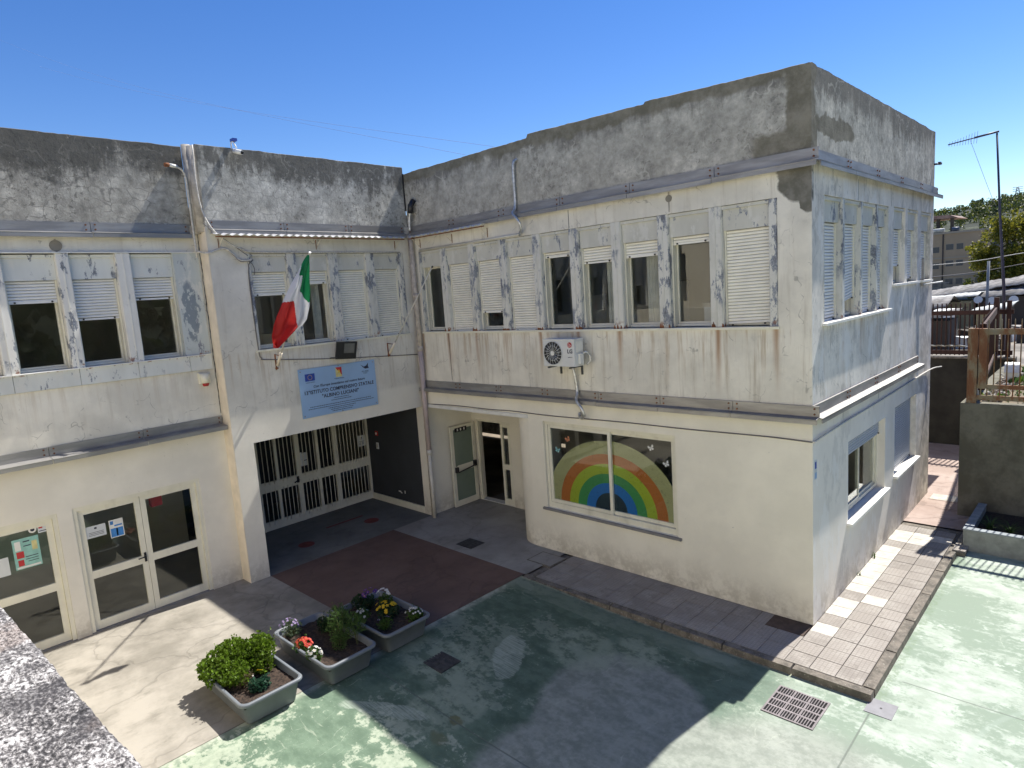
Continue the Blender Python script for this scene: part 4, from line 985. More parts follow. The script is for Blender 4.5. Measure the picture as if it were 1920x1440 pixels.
def inpoly(p, poly):
    c = False; j = len(poly) - 1
    for i in range(len(poly)):
        if (poly[i][1] > p[1]) != (poly[j][1] > p[1]) and p[0] < (poly[j][0] - poly[i][0]) * (p[1] - poly[i][1]) / (poly[j][1] - poly[i][1]) + poly[i][0]: c = not c
        j = i
    return c
def lerp_poly(L, t):
    t *= len(L) - 1; i = min(int(t), len(L) - 2); f = t - i; return (L[i][0] * (1 - f) + L[i + 1][0] * f, L[i][1] * (1 - f) + L[i + 1][1] * f)
def cloth(name, col, tr):
    k = Mat(name); d = k.n.new('ShaderNodeBsdfTranslucent'); mx = k.n.new('ShaderNodeMixShader'); mx.inputs[0].default_value = tr
    d.inputs[0].default_value = (*col, 1); k.b.inputs['Base Color'].default_value = (*col, 1); k.b.inputs['Roughness'].default_value = .6; k.b.inputs['Specular IOR Level'].default_value = .3
    q = k.n.new('ShaderNodeBump'); q.inputs['Strength'].default_value = .5; q.inputs['Distance'].default_value = .02; k.l.new(k.noise(9, 3, .6, dist=1.5), q.inputs['Height']); k.l.new(q.outputs[0], k.b.inputs['Normal'])
    k.l.new(k.b.outputs[0], mx.inputs[1]); k.l.new(d.outputs[0], mx.inputs[2]); k.l.new(mx.outputs[0], k.o.inputs[0]); return k.m
M['fg'] = cloth('flag_green', (.012, .20, .07), .35); M['fw'] = cloth('flag_white', (.72, .72, .74), .35); M['fr'] = cloth('flag_red', (.55, .035, .03), .35)
mb = MB(); ns, nt = 90, 150; grid = []
for a in range(nt + 1):
    t = a / nt; l = lerp_poly(Lf, t); r_ = lerp_poly(Rf, t); row = []
    for b in range(ns + 1):
        s_ = b / ns; y = l[0] + (r_[0] - l[0]) * s_; z = l[1] + (r_[1] - l[1]) * s_
        fold = .06 * math.sin(s_ * 7.5 + t * 2.2) * min(1, t * 2.2) + .035 * math.sin(s_ * 15 - t * 6 + 1) * min(1, t * 3) + .03 * mnoise.noise((s_ * 4, t * 7, 2))
        edge = .05 * (1 - abs(2 * s_ - 1))
        row.append(((-6.86 - .16 * t) + fold + edge, y, z))
    grid.append(row)
i0 = len(mb.v); mb.v += [p for row in grid for p in row]
def fcol(y, z): return 'fg' if inpoly((y, z), Gp) else ('fr' if inpoly((y, z), Rp) else 'fw')
for a in range(nt):
    for b in range(ns):
        c_ = grid[a][b]; q = (i0 + a * (ns + 1) + b, i0 + a * (ns + 1) + b + 1, i0 + (a + 1) * (ns + 1) + b + 1, i0 + (a + 1) * (ns + 1) + b)
        mb.f.append(q); mb.mi.append(mb.mat(fcol(c_[1], c_[2]))); mb.sm.append(True)
o = mb.make('flag', fix=False); o['label'] = 'green white and red flag hanging in folds from the slanting pole'; o['category'] = 'flag'

# floodlight
fl = thing('floodlight', 'black square floodlight fixed above the blue sign', 'floodlight', FA(-2.0, .1, 4.1))
Mx = Matrix.Translation(Vector(FA(-2.02, .24, 4.12))) @ Matrix.Rotation(R(18), 4, 'Y') @ Matrix.Rotation(R(-14), 4, 'Z')
FF = lambda u, w, z: tuple(Mx @ Vector((w, u, z)))
mb = MB(); mb.hexa([FF(-.14, -.13, -.11), FF(.14, -.13, -.11), FF(.2, .02, -.17), FF(-.2, .02, -.17), FF(-.14, -.13, .11), FF(.14, -.13, .11), FF(.2, .02, .17), FF(-.2, .02, .17)], 'darkgrey'); mb.box(-.21, .21, .0205, .06, -.18, .18, 'black', FF); part(mb, 'housing', fl)
mb = MB(); mb.box(-.05, .16, .0605, .066, -.05, .15, 'lens', FF)
part(mb, 'lens', fl)
mb = MB(); mb.tube([FA(-2.25, .02, 3.97), FA(-2.23, .2, 3.98), FA(-1.82, .2, 3.98), FA(-1.80, .02, 3.97)], .012, 'darkgrey', 6); part(mb, 'bracket', fl)

# siren box, security camera, wall lamp
sr = thing('alarm_siren', 'cream rounded alarm box with red base below the left wing windows', 'alarm', FL(-4.6, 0, 3.8))
mb = MB(); mb.tube([FL(-4.61, .075, 3.80), FL(-4.61, .075, 3.97)], [.07, .085], 'cream', 14); mb.box(-4.70, -4.52, .002, .075, 3.79, 3.98, 'cream', FL); part(mb, 'case', sr)
mb = MB(); mb.tube([FL(-4.61, .075, 3.745), FL(-4.61, .075, 3.7995)], [.045, .06], 'red', 14); part(mb, 'lamp', sr)
sc_ = thing('security_camera', 'small white bullet camera on the rim of the entrance parapet', 'camera', FA(-3.70, .05, 7.8))
mb = MB(); mb.tube(curve_pts([FA(-3.70, -.08, 7.90), FA(-3.71, -.04, 7.99), FA(-3.72, .06, 7.97), FA(-3.70, .12, 7.86)], 4), .012, 'white', 6); part(mb, 'arm', sc_)
mb = MB(); mb.tube([FA(-3.72, .05, 7.82), FA(-3.66, .22, 7.765)], .040, 'white', 12); mb.tube([FA(-3.664, .21, 7.768), FA(-3.655, .235, 7.76)], .026, 'black', 12); part(mb, 'body', sc_)
mb = MB(); mb.box(-3.74, -3.66, -.02, .10, 7.985, 8.03, 'navy', FA); part(mb, 'cap', sc_)
lp = thing('wall_lamp', 'thin curved lamp arm rising over the left wing parapet with red tip', 'lamp', FL(-4.52, .05, 6.4))
mb = MB(); mb.tube(curve_pts([FL(-4.50, .15, 6.0), FL(-4.50, .14, 6.6), FL(-4.50, .14, 7.05), FL(-4.51, .15, 7.32), FL(-4.56, .17, 7.45), FL(-4.66, .19, 7.505)], 6), .018, 'wire_w', 8); part(mb, 'arm', lp)
mb = MB(); mb.tube([FL(-4.65, .19, 7.503), FL(-4.78, .21, 7.515)], .030, 'white', 10); part(mb, 'head', lp)
mb = MB(); mb.tube([FL(-4.78, .21, 7.515), FL(-4.85, .22, 7.51)], .034, 'rust', 10); part(mb, 'tip', lp)
# tangle of cables at the joint between the wings
for j, (pts, r_, mt, lab) in enumerate((
    ([FA(-4.42, .03, 7.85), FA(-4.44, .04, 7.2), FA(-4.40, .05, 6.75), FA(-4.30, .16, 6.42), FA(-4.05, .10, 6.23), FA(-3.80, .05, 6.12), FA(-3.50, .03, 6.065), FA(-1.8, .03, 6.06), FA(-.3, .03, 6.06)], .013, 'wire_w', 'pale cable dropping from the parapet then following the window head'),
    ([FL(-4.50, .15, 6.1), FA(-4.40, .05, 6.05), FA(-4.25, .05, 6.10), FA(-4.10, .05, 6.13), FA(-3.98, .05, 6.05), FA(-3.86, .05, 5.93), FA(-3.70, .04, 5.92), FA(-3.62, .03, 5.95)], .018, 'wire_w', 'cream cable looping between lamp arm and window corner'),
    ([FA(-4.05, .05, 6.1), FA(-3.95, .06, 6.0), FA(-3.85, .06, 5.90), FA(-3.68, .04, 5.90), FA(-3.60, .03, 5.78), FA(-3.61, .02, 5.66)], .007, 'wire', 'dark cable hanging in a loop beside the entrance windows'),
    ([FA(-4.42, .06, 6.55), FA(-4.2, .08, 6.36), FA(-3.95, .07, 6.18), FA(-3.7, .05, 6.0)], .007, 'wire', 'straight dark cable crossing the corner under the canopy'))):
    tube_thing('loose_cable', lab, 'cable', pts, r_, mt, 6, smooth=5, group='loose cables at the corner of the entrance wing')

# posters, stickers, rainbow
def flat_thing(name, label, cat, F, u0, u1, z0, z1, w, mat, group=None, extra=None):
    q = MB(); q.box(u0, u1, w, w + .0015, z0, z1, mat, F)
    for (a, b, c_, d, m_) in (extra or ()): q.box(u0 + (u1 - u0) * a, u0 + (u1 - u0) * b, w + .0016, w + .0024, z0 + (z1 - z0) * c_, z0 + (z1 - z0) * d, m_, F)
    o = q.make(name); o['label'] = label; o['category'] = cat
    if group: o['group'] = group
    return o
GW = -.069
lines = [(.12, .88, y_, y_ + .035, 'ink') for y_ in (.18, .30, .42)] + [(.42, .55, .7, .85, 'ink')]
flat_thing('poster', 'teal poster with drawings on the far left glass door', 'poster', FL, -7.665, -7.335, 1.365, 1.835, GW, 'poster_t', extra=[(.08, .3, .62, .92, 'white'), (.1, .38, .36, .58, 'redprint'), (.12, .34, .10, .30, 'redprint'), (.72, .92, .55, .85, 'yel_pale'), (.42, .9, .36, .385, 'ink'), (.42, .9, .28, .30, 'ink'), (.5, .9, .20, .22, 'ink'), (.4, .68, .72, .75, 'ink'), (.4, .65, .86, .90, 'ink'), (.05, .95, .02, .08, 'white')])
flat_thing('poster', 'plain white paper cut off at the left edge of the glass', 'poster', FL, -7.95, -7.735, 1.33, 1.61, GW, 'paper')
flat_thing('poster', 'white notice with black heading on the glass double door', 'poster', FL, -6.715, -6.435, 1.545, 1.74, GW, 'paper', extra=lines)
flat_thing('poster', 'blue and white leaflet on the glass double door', 'poster', FL, -6.385, -6.178, 1.452, 1.755, GW, 'white', extra=[(.06, .94, .04, .52, 'poster_b'), (.08, .3, .74, .94, 'poster_b'), (.35, .9, .62, .70, 'poster_b'), (.45, .56, .1, .6, 'white')])
flat_thing('sticker', 'small square cream sticker at the top of the far left glass', 'sticker', FL, -7.325, -7.20, 1.85, 1.965, GW, 'paper', extra=[(.1, .5, .6, .9, 'redprint'), (.1, .9, .2, .3, 'ink')])
q = MB(); q.disc(FL(-7.39, GW, 1.93), (1, 0, 0), .052, .0015, 'white', 18); q.disc(FL(-7.39, GW + .0016, 1.93), (1, 0, 0), .028, .001, 'ink', 12); o = q.make('sticker'); o['label'] = 'small round white sticker on the far left glass'; o['category'] = 'sticker'
q = MB(); q.box(-5.60, -5.42, -.62, -.5, 1.68, 1.98, 'red', FL); q.box(-5.56, -5.46, -.4995, -.498, 1.88, 1.96, 'paper', FL); o = q.make('fire_hose_cabinet'); o['label'] = 'red fire box seen behind the right glass door'; o['category'] = 'fire box'
flat_thing('paper_notice', 'crumpled white papers taped inside the gate bars near the handle', 'paper notice', FG, -1.96, -1.70, 1.30, 1.60, .0, 'paper', extra=[(.1, .45, .75, 1.12, 'paper'), (.5, .9, .82, 1.05, 'paper'), (.1, .4, .1, .5, 'white'), (.55, .95, .4, .45, 'ink')])
flat_thing('paper_notice', 'printed notice behind the last bars of the gate', 'paper notice', FG, -.30, -.07, 1.42, 1.70, .0, 'paper', extra=lines)
q = MB(); q.box(-10.56, -10.46, -.02, -.001, 1.70, 1.82, 'red'); q.disc((-10.51, -.021, 1.76), (0, -1, 0), .03, .012, 'white', 10); o = q.make('alarm_button'); o['label'] = 'small red alarm box on the dark recess wall'; o['category'] = 'alarm'
q = MB(); q.box(-10.56, -10.47, -.02, -.001, 1.36, 1.52, 'paper'); q.box(-10.54, -10.49, -.025, -.0201, 1.40, 1.48, 'furn'); o = q.make('intercom'); o['label'] = 'small grey intercom panel below the red alarm box'; o['category'] = 'intercom'
q = MB()
for (a, b, c_, d) in ((-9.80, -9.70, .36, .39), (-9.72, -9.66, .335, .36), (-9.56, -9.53, .35, .42)): q.box(a, b, -.004, -.001, c_, d, 'white')
part(q, 'paint_chip', school, kind='stuff')

GB = -.072
rain = thing('rainbow_decal', 'large painted rainbow arch behind the two-pane window', 'decal', FB(-3.52, GB, 1.03))
kr = {}
for nm, col in (('r0', (.42, .41, .20)), ('r1', (.50, .15, .025)), ('r2', (.40, .50, .03)), ('r3', (.05, .30, .09)), ('r4', (.01, .17, .55)), ('r5', (.008, .035, .055))):
    k = Mat('rainbow_' + nm); n = k.noise(18, 6, .7); c = k.mix(k.step(n, .55, .68, 0, .5), col, tuple(v * .45 for v in col)); M[nm] = k.fin(c, .45, spec=.6)
radii = [1.42, 1.14, .93, .73, .53, .33, 0.0]; cu_ = -3.50; hz = [1.27, 1.03, .85, .67, .50, .32, 0]
for i in range(6):
    q = MB(); N = 64
    for half in (0, 1):
        lo_, hi_ = ((0, math.pi / 2) if half else (math.pi / 2, math.pi))
        w = -.081 if half == 0 else -.121
        for t in range(N):
            a, b = lo_ + (hi_ - lo_) * t / N, lo_ + (hi_ - lo_) * (t + 1) / N
            pts = [(cu_ + radii[i] * math.cos(a), 1.035 + hz[i] * math.sin(a)), (cu_ + radii[i] * math.cos(b), 1.035 + hz[i] * math.sin(b)), (cu_ + radii[i + 1] * math.cos(b), 1.035 + hz[i + 1] * math.sin(b)), (cu_ + radii[i + 1] * math.cos(a), 1.035 + hz[i + 1] * math.sin(a))]
            pts = [(max(-4.80, min(-2.25, u)), z) for u, z in pts]
            if half == 0: pts = [(min(u, -3.49), z) for u, z in pts]
            q.face([FB(u, w, z) for u, z in pts], 'r%d' % i)
    part(q, 'rainbow_band', rain)
for u, z, mt, lab, w, rot in ((-4.40, 2.25, 'bf_o', 'orange butterfly sticker above the rainbow', -.071, .5), (-4.66, 2.015, 'bf_c', 'pale blue butterfly sticker left of the rainbow', -.071, -.3), (-2.64, 2.28, 'white', 'white butterfly sticker high on the right pane', -.1115, .4), (-2.36, 2.04, 'paper', 'grey butterfly sticker at the right side of the right pane', -.1115, .5)):
    if mt == 'bf_o': M['bf_o'] = simple('orange_print', (.52, .20, .10), .5)
    if mt == 'bf_c': M['bf_c'] = simple('cyan_print', (.25, .50, .52), .5)
    q = MB(); c_, s_ = math.cos(rot), math.sin(rot)
    for sg_ in (1, -1):
        for P_ in (((0, 0), (.035, .05), (.06, .04), (.05, .004)), ((0, 0), (.042, -.007), (.045, -.035), (.014, -.042))):
            q.face([FB(u + (sg_ * a * c_ - b * s_), w + .0005 * (a > .01), z + (sg_ * a * s_ + b * c_)) for a, b in P_], mt)
    q.tube([FB(u - s_ * -.045, w + .002, z - c_ * .03), FB(u - s_ * .035, w + .002, z + c_ * .035)], .003, mt, 5)
    o = q.make('butterfly_sticker', fix=False); o['label'] = lab; o['category'] = 'sticker'; o['group'] = 'butterfly stickers on the rainbow window'
# house-number style blue tile at the corner, floor marks in the recess
flat_thing('wall_tile_sign', 'small blue and white tile sign on the side wall near the corner', 'sign', FS, .06, .16, 2.14, 2.42, .001, 'paper', extra=[(.1, .9, .05, .35, 'signblue'), (.2, .8, .55, .9, 'navy')])
for (x_, y_, lab) in ((-9.435, -2.75, 'faded red floor dot near the gate, on the left'), (-9.49, -1.06, 'faded red floor dot near the dark wall')):
    q = MB(); q.disc((x_, y_, .0005), (0, 0, 1), .17, .003, 'dimred', 24); o = q.make('floor_marker'); o['label'] = lab; o['category'] = 'floor marking'; o['group'] = 'red floor dots in front of the gate'

q = MB(); q.box(-10.01, -9.95, -1.95, -.98, .0005, .0035, 'dimred'); o = q.make('floor_stripe'); o['label'] = 'straight faded red stripe on the floor in front of the gate'; o['category'] = 'floor marking'

# ------------------------------------------------------------------ drains and covers in the ground
dg = thing('storm_drain', 'rectangular slotted cast iron storm grate in the sunlit court near the kerb', 'drain grate', (.42, -1.83, -.09))
zc = -.088
mb = MB(); x0, x1, y0, y1 = .12, .715, -2.135, -1.53
# slotted: 3 x 5 groups of slots -> build webs
mb.box(x0, x1, y0, y1, zc - .02, zc + .001, 'pit'); part(mb, 'pit', dg)
mb = MB(); zt_ = zc + .008
def webs(x0, x1, y0, y1):
    mb.box(x0, x1, y0, y0 + .022, zc + .0015, zt_, 'iron2'); mb.box(x0, x1, y1 - .022, y1, zc + .0015, zt_, 'iron2')
    mb.box(x0, x0 + .022, y0 + .0221, y1 - .0221, zc + .0015, zt_, 'iron2'); mb.box(x1 - .022, x1, y0 + .0221, y1 - .0221, zc + .0015, zt_, 'iron2')
M['iron2'] = simple('galvanised_grate', (.20, .175, .18), .7, var=.25, scale=12, bump=.3)
webs(x0, x1, y0, y1)
NC, NR = 18, 4
ax0, ax1, ay0, ay1 = x0 + .022, x1 - .022, y0 + .022, y1 - .022
for i in range(1, NC):
    w_ = .009 if i % 6 else .022; xx = ax0 + (ax1 - ax0) * i / NC; mb.box(xx - w_ / 2, xx + w_ / 2, ay0, ay1, zc + .0017, zt_ - .0003, 'iron2')
for j in range(1, NR):
    yy = ay0 + (ay1 - ay0) * j / NR; mb.box(ax0, ax1, yy - .014, yy + .014, zc + .0019, zt_ - .0006, 'iron2')
part(mb, 'grate', dg)
M['lid'] = simple('plastic_lid', (.20, .20, .215), .65, var=.1, scale=8, bump=.3)
def lid(name, label, x0, x1, y0, y1, z, mat, dot=False, grid=0, rim=None, cat='manhole cover'):
    t = thing(name, label, cat, ((x0 + x1) / 2, (y0 + y1) / 2, z))
    if rim: q = MB(); q.box(x0 - .03, x1 + .03, y0 - .03, y1 + .03, z - .03, z + .0025, rim); part(q, 'frame', t)
    q = MB(); q.box(x0, x1, y0, y1, z - .02, z + .006, mat)
    if grid:
        for i in range(grid):
            for j in range(grid):
                a = x0 + (x1 - x0) * (i + .5) / grid; b = y0 + (y1 - y0) * (j + .5) / grid; e = (x1 - x0) / grid * .34; f = (y1 - y0) / grid * .34
                q.box(a - e, a + e, b - f, b + f, z + .0062, z + .010, mat)
    part(q, 'lid', t)
    if dot: q = MB(); q.disc(((x0 + x1) / 2, (y0 + y1) / 2, z + .0062), (0, 0, 1), .014, .002, 'black', 10); part(q, 'keyhole', t)
    return t
lid('inspection_cover', 'small grey plastic cover with keyhole beside the kerb corner', 1.045, 1.335, -1.435, -1.125, -.09, 'lid', dot=True)
lid('manhole_cover', 'dark square iron cover in the shaded green court', -3.88, -3.47, -4.05, -3.69, court_z(-3.7, -3.9), 'iron', grid=7)
lid('manhole_cover', 'dark square iron cover in the grey floor by the exit door', -6.71, -6.26, -.90, -.51, 0, 'iron', grid=8)
lid('manhole_cover', 'rusty brown square cover at the foot of the building corner', -.545, -.01, -.37, -.015, -.0, 'rustlid')
lid('manhole_cover', 'cement filled square cover at the start of the tiled pavement', -4.95, -4.42, -.62, -.20, .001, 'greyfloor', rim='kerb')
lid('manhole_cover', 'pale concrete cover in the passage beside the retaining wall', .12, .62, 6.75, 7.15, .0, 'tilew', rim='passage')

# ------------------------------------------------------------------ planters and their plants
def planter(label, x0, x1, y0, y1, h=.33, ang=0):
    t = thing('planter', label, 'planter', ((x0 + x1) / 2, (y0 + y1) / 2, 0), 'grey plastic planters at the edge of the court')
    t.rotation_euler = (0, 0, R(ang))
    W_, D_ = (x1 - x0) / 2, (y1 - y0) / 2
    def rr(w, d, r, z, n=5):
        out = []
        for cx, cy, a0 in ((w - r, d - r, 0), (-w + r, d - r, 90), (-w + r, -d + r, 180), (w - r, -d + r, 270)):
            for k_ in range(n + 1):
                a = R(a0 + 90 * k_ / n); out.append((cx + r * math.cos(a), cy + r * math.sin(a), z))
        return out
    q = MB()
    rings = [rr(W_ - .10, D_ - .10, .05, .012), rr(W_ - .095, D_ - .095, .06, .02), rr(W_ - .035, D_ - .035, .09, h - .045), rr(W_ - .03, D_ - .03, .09, h - .045), rr(W_ - .004, D_ - .004, .10, h - .045), rr(W_, D_, .10, h - .036), rr(W_, D_, .10, h - .010), rr(W_ - .008, D_ - .008, .10, h), rr(W_ - .035, D_ - .035, .09, h), rr(W_ - .042, D_ - .042, .085, h - .008), rr(W_ - .07, D_ - .07, .08, h - .14)]
    q.grid(rings, 'tub', True, True); q.face(rings[0][::-1], 'tub'); o = q.make('tub', t)
    q = MB(); n = 40
    rows = [[((-W_ + .055) + (2 * W_ - .11) * i / n, (-D_ + .055) + (2 * D_ - .11) * j / 24, h - .085 + .02 * mnoise.noise((i * .5 + x0 * 9, j * .5 + y0 * 7, 0)) + .012 * mnoise.noise((i * 1.9, j * 1.9 + y0, 4))) for i in range(n + 1)] for j in range(25)]
    q.grid(rows, 'soil', True); q.make('soil', t, fix=False)
    return t
planter('grey plastic planter in the sun with a bright green bush', -5.78, -4.375, -6.36, -5.53)
planter('grey plastic planter at the shadow edge with red and white flowers', -5.83, -4.27, -5.27, -4.47)
planter('grey plastic planter fully in shade with yellow flowers', -5.68, -4.31, -4.32, -3.47)

leafmats = {}
def leaf_mat(name, col, var=.35, tr=.35):
    if name in M: return name
    k = Mat(name); n = k.noise(30, 3, .6); c = k.mix(k.step(n, .3, .7), tuple(v * (1 - var) for v in col), tuple(v * (1 + var) for v in col))
    k.set(k.b.inputs['Base Color'], c); k.b.inputs['Roughness'].default_value = .5; k.b.inputs['Specular IOR Level'].default_value = .35
    d = k.n.new('ShaderNodeBsdfTranslucent'); k.l.new(c, d.inputs[0]); mx = k.n.new('ShaderNodeMixShader'); mx.inputs[0].default_value = tr
    k.l.new(k.b.outputs[0], mx.inputs[1]); k.l.new(d.outputs[0], mx.inputs[2]); k.l.new(mx.outputs[0], k.o.inputs[0]); M[name] = k.m; return name
def leaf(q, p, d, size, mat, wid=.4):
    d = d.normalized(); s_ = d.cross(Vector((random.uniform(-1, 1), random.uniform(-1, 1), random.uniform(-.2, 1)))).normalized() * size * wid
    m_ = p + d * size * .55 + Vector((0, 0, .12 * size))
    q.face([p, m_ + s_, p + d * size, m_ - s_], mat)
def rnd_dir(up=.3):
    while True:
        v = Vector((random.uniform(-1, 1), random.uniform(-1, 1), random.uniform(-1, 1)))
        if .1 < v.length < 1: return (v.normalized() + Vector((0, 0, up))).normalized()
def bushy(name, label, cat, blobs, n, size, mat, group=None, flowers=None, stems=True, up=.4, wid=.4):
    """blobs: (centre, radii); leaves gathered into rosettes through the volume"""
    base = Vector((blobs[0][0][0], blobs[0][0][1], .25)); t = thing(name, label, cat, base, group)
    q = MB(); st = MB(); tips = []
    for (c, r) in blobs:
        c = Vector(c)
        for _ in range(int(n * r[0] * r[1] * r[2] * 3000) + 25):
            d = rnd_dir(0); k_ = random.random() ** .35
            k_ *= 1 + .22 * mnoise.noise((d.x * 2.2 + c.x * 3, d.y * 2.2 + c.y, d.z * 2.2))
            p = c + Vector((d.x * r[0], d.y * r[1], d.z * r[2])) * k_
            if p.z < .235: continue
            tips.append((p, d, c))
            for _ in range(5): leaf(q, p, (d * .6 + rnd_dir(up)).normalized(), size * random.uniform(.45, 1.5), mat, wid)
            if random.random() < .04:      # a few shoots stick out of the mass
                e_ = p + (d * .5 + Vector((0, 0, .8))).normalized() * size * random.uniform(2, 3.6); st.tube([p, e_], .0015, 'stem', 4, caps=False)
                for t_ in (.35, .6, .85, 1): leaf(q, p.lerp(e_, t_), rnd_dir(.3), size * .8, mat, wid)
    if stems:
        for p, d, c in random.sample(tips, min(30, len(tips))): st.tube([Vector((c.x + (p.x - c.x) * .2, c.y + (p.y - c.y) * .2, .24)), (p + Vector((c.x, c.y, .28))) / 2, p], .004, 'stem', 4, caps=False)
        part(st, 'stem', t, fix=False, kind='stuff')
    part(q, 'foliage', t, fix=False, kind='stuff')
    if flowers:
        fm, fn, fs, zone = flowers; fq = MB()
        for _ in range(fn):
            c = Vector(zone[0]); d = rnd_dir(.9); p = c + Vector((d.x * zone[1][0], d.y * zone[1][1], abs(d.z) * zone[1][2]))
            nrm = (d + Vector((.1, -.4, .6))).normalized(); a_ = nrm.cross(Vector((0, 0, 1))).normalized(); b_2 = nrm.cross(a_)
            for j in range(5):
                an = 2 * math.pi * j / 5 + random.random() * .3
                e = a_ * math.cos(an) + b_2 * math.sin(an); f_ = a_ * math.cos(an + .62) + b_2 * math.sin(an + .62); g_ = a_ * math.cos(an - .62) + b_2 * math.sin(an - .62)
                fq.face([p, p + f_ * fs * .8 + nrm * .004, p + e * fs * 1.15, p + g_ * fs * .8 + nrm * .004], fm)
            fq.face([p + nrm * .004 + (a_ * math.cos(x_) + b_2 * math.sin(x_)) * fs * .25 for x_ in (0, 1.57, 3.14, 4.71)], 'flower_eye')
        part(fq, 'flowers', t, fix=False, kind='stuff')
    return t
M['stem'] = simple('stem', (.10, .11, .04), .8); M['flower_eye'] = simple('flower_eye', (.55, .35, .03), .7)
leaf_mat('leaf_bright', (.11, .185, .015), .5); leaf_mat('leaf_mid', (.06, .12, .02)); leaf_mat('leaf_dark', (.025, .06, .025)); leaf_mat('leaf_grey', (.09, .13, .07)); leaf_mat('leaf_blue', (.03, .085, .05)); leaf_mat('leaf_fern', (.07, .13, .035))
for nm, col in (('pet_white', (.72, .72, .70)), ('pet_yellow', (.75, .50, .02)), ('pet_red', (.62, .06, .05)), ('pet_orange', (.75, .20, .08)), ('pet_violet', (.10, .03, .22)), ('pet_lilac', (.38, .30, .55))): leaf_mat(nm, col, .1, .3)
GP = 'flowering plants in the grey planters'
bushy('shrub', 'bright green small-leaved bush spilling over the sunlit planter', 'bush', [((-5.45, -5.98, .44), (.27, .27, .20)), ((-5.12, -6.14, .40), (.30, .18, .14)), ((-5.55, -6.28, .34), (.20, .13, .13)), ((-5.20, -5.70, .50), (.22, .17, .19)), ((-5.38, -5.66, .46), (.2, .14, .14)), ((-5.32, -5.90, .40), (.30, .30, .15)), ((-5.05, -5.78, .36), (.14, .16, .12)), ((-5.66, -6.10, .40), (.12, .16, .12)), ((-5.30, -6.32, .33), (.16, .10, .12))], 15, .032, 'leaf_bright', wid=.5)
bushy('dead_plant', 'dry brown leafless clump beside the bright bush', 'plant', [((-4.93, -6.05, .33), (.10, .12, .09))], 25, .03, 'dry', wid=.15, flowers=('pet_white', 3, .010, ((-4.93, -6.05, .38), (.1, .1, .05)))) if leaf_mat('dry', (.22, .16, .10)) else 0
bushy('pansy', 'blue-green pansy with one yellow flower in the sunlit planter', 'plant', [((-4.72, -5.97, .30), (.11, .13, .07))], 45, .035, 'leaf_blue', wid=.45, flowers=('pet_yellow', 1, .038, ((-4.86, -5.90, .40), (.01, .01, .02))))
# middle planter
bushy('bellflower', 'lilac flowering plant at the left corner of the middle planter', 'flower', [((-5.62, -5.05, .36), (.15, .14, .10))], 22, .03, 'leaf_grey', GP, ('pet_lilac', 20, .018, ((-5.66, -5.08, .40), (.15, .13, .10))), wid=.2)
bushy('primrose', 'red and salmon primrose cluster in the middle planter', 'flower', [((-5.10, -5.16, .30), (.12, .10, .06))], 22, .04, 'leaf_mid', GP, ('pet_red', 30, .024, ((-5.10, -5.15, .33), (.14, .11, .09))))
bushy('daisy', 'white flower clump at the front rim of the middle planter', 'flower', [((-4.78, -5.18, .31), (.13, .10, .08))], 28, .03, 'leaf_mid', GP, ('pet_white', 17, .022, ((-4.78, -5.18, .34), (.14, .10, .07))))
bushy('fennel', 'tall feathery green plant in the middle planter', 'plant', [((-4.80, -4.72, .52), (.20, .20, .22)), ((-4.72, -4.82, .34), (.10, .10, .14)), ((-4.98, -4.62, .56), (.18, .15, .16)), ((-4.62, -4.58, .52), (.14, .12, .14))], 12, .042, 'leaf_fern', wid=.12, up=.9)
bushy('pansy', 'dark leaved pansy with violet flowers in the middle planter', 'flower', [((-5.30, -4.66, .36), (.17, .14, .10))], 20, .03, 'leaf_dark', GP, ('pet_violet', 7, .03, ((-5.25, -4.55, .44), (.14, .07, .05))))
# far planter
bushy('pansy', 'deep violet pansies at the back of the shaded planter', 'flower', [((-5.42, -3.95, .38), (.17, .18, .11))], 20, .03, 'leaf_dark', GP, ('pet_violet', 9, .032, ((-5.45, -3.83, .47), (.18, .16, .05))))
bushy('alyssum', 'white flowers at the back corner of the shaded planter', 'flower', [((-5.22, -3.68, .35), (.12, .12, .09))], 20, .028, 'leaf_mid', GP, ('pet_white', 12, .024, ((-5.28, -3.66, .42), (.12, .10, .10))))
bushy('marigold', 'yellow flower cluster in the shaded planter', 'flower', [((-4.93, -3.83, .33), (.18, .16, .09))], 18, .03, 'leaf_dark', GP, ('pet_yellow', 22, .027, ((-4.98, -3.84, .38), (.18, .17, .06))))
bushy('alyssum', 'white flowering clump at the right end of the shaded planter', 'flower', [((-4.50, -3.66, .33), (.12, .14, .08))], 22, .026, 'leaf_mid', GP, ('pet_white', 22, .016, ((-4.50, -3.68, .36), (.13, .14, .08))))
bushy('alyssum', 'white flowering clump on the left rim of the shaded planter', 'flower', [((-5.05, -4.22, .38), (.12, .11, .10))], 22, .028, 'leaf_mid', GP, ('pet_white', 14, .02, ((-5.02, -4.22, .42), (.12, .09, .07))))
bushy('seedling', 'low green seedling near the front of the shaded planter', 'plant', [((-4.66, -4.08, .31), (.12, .11, .06))], 22, .03, 'leaf_mid', wid=.3, flowers=('pet_lilac', 6, .012, ((-4.7, -4.06, .34), (.12, .1, .05))))

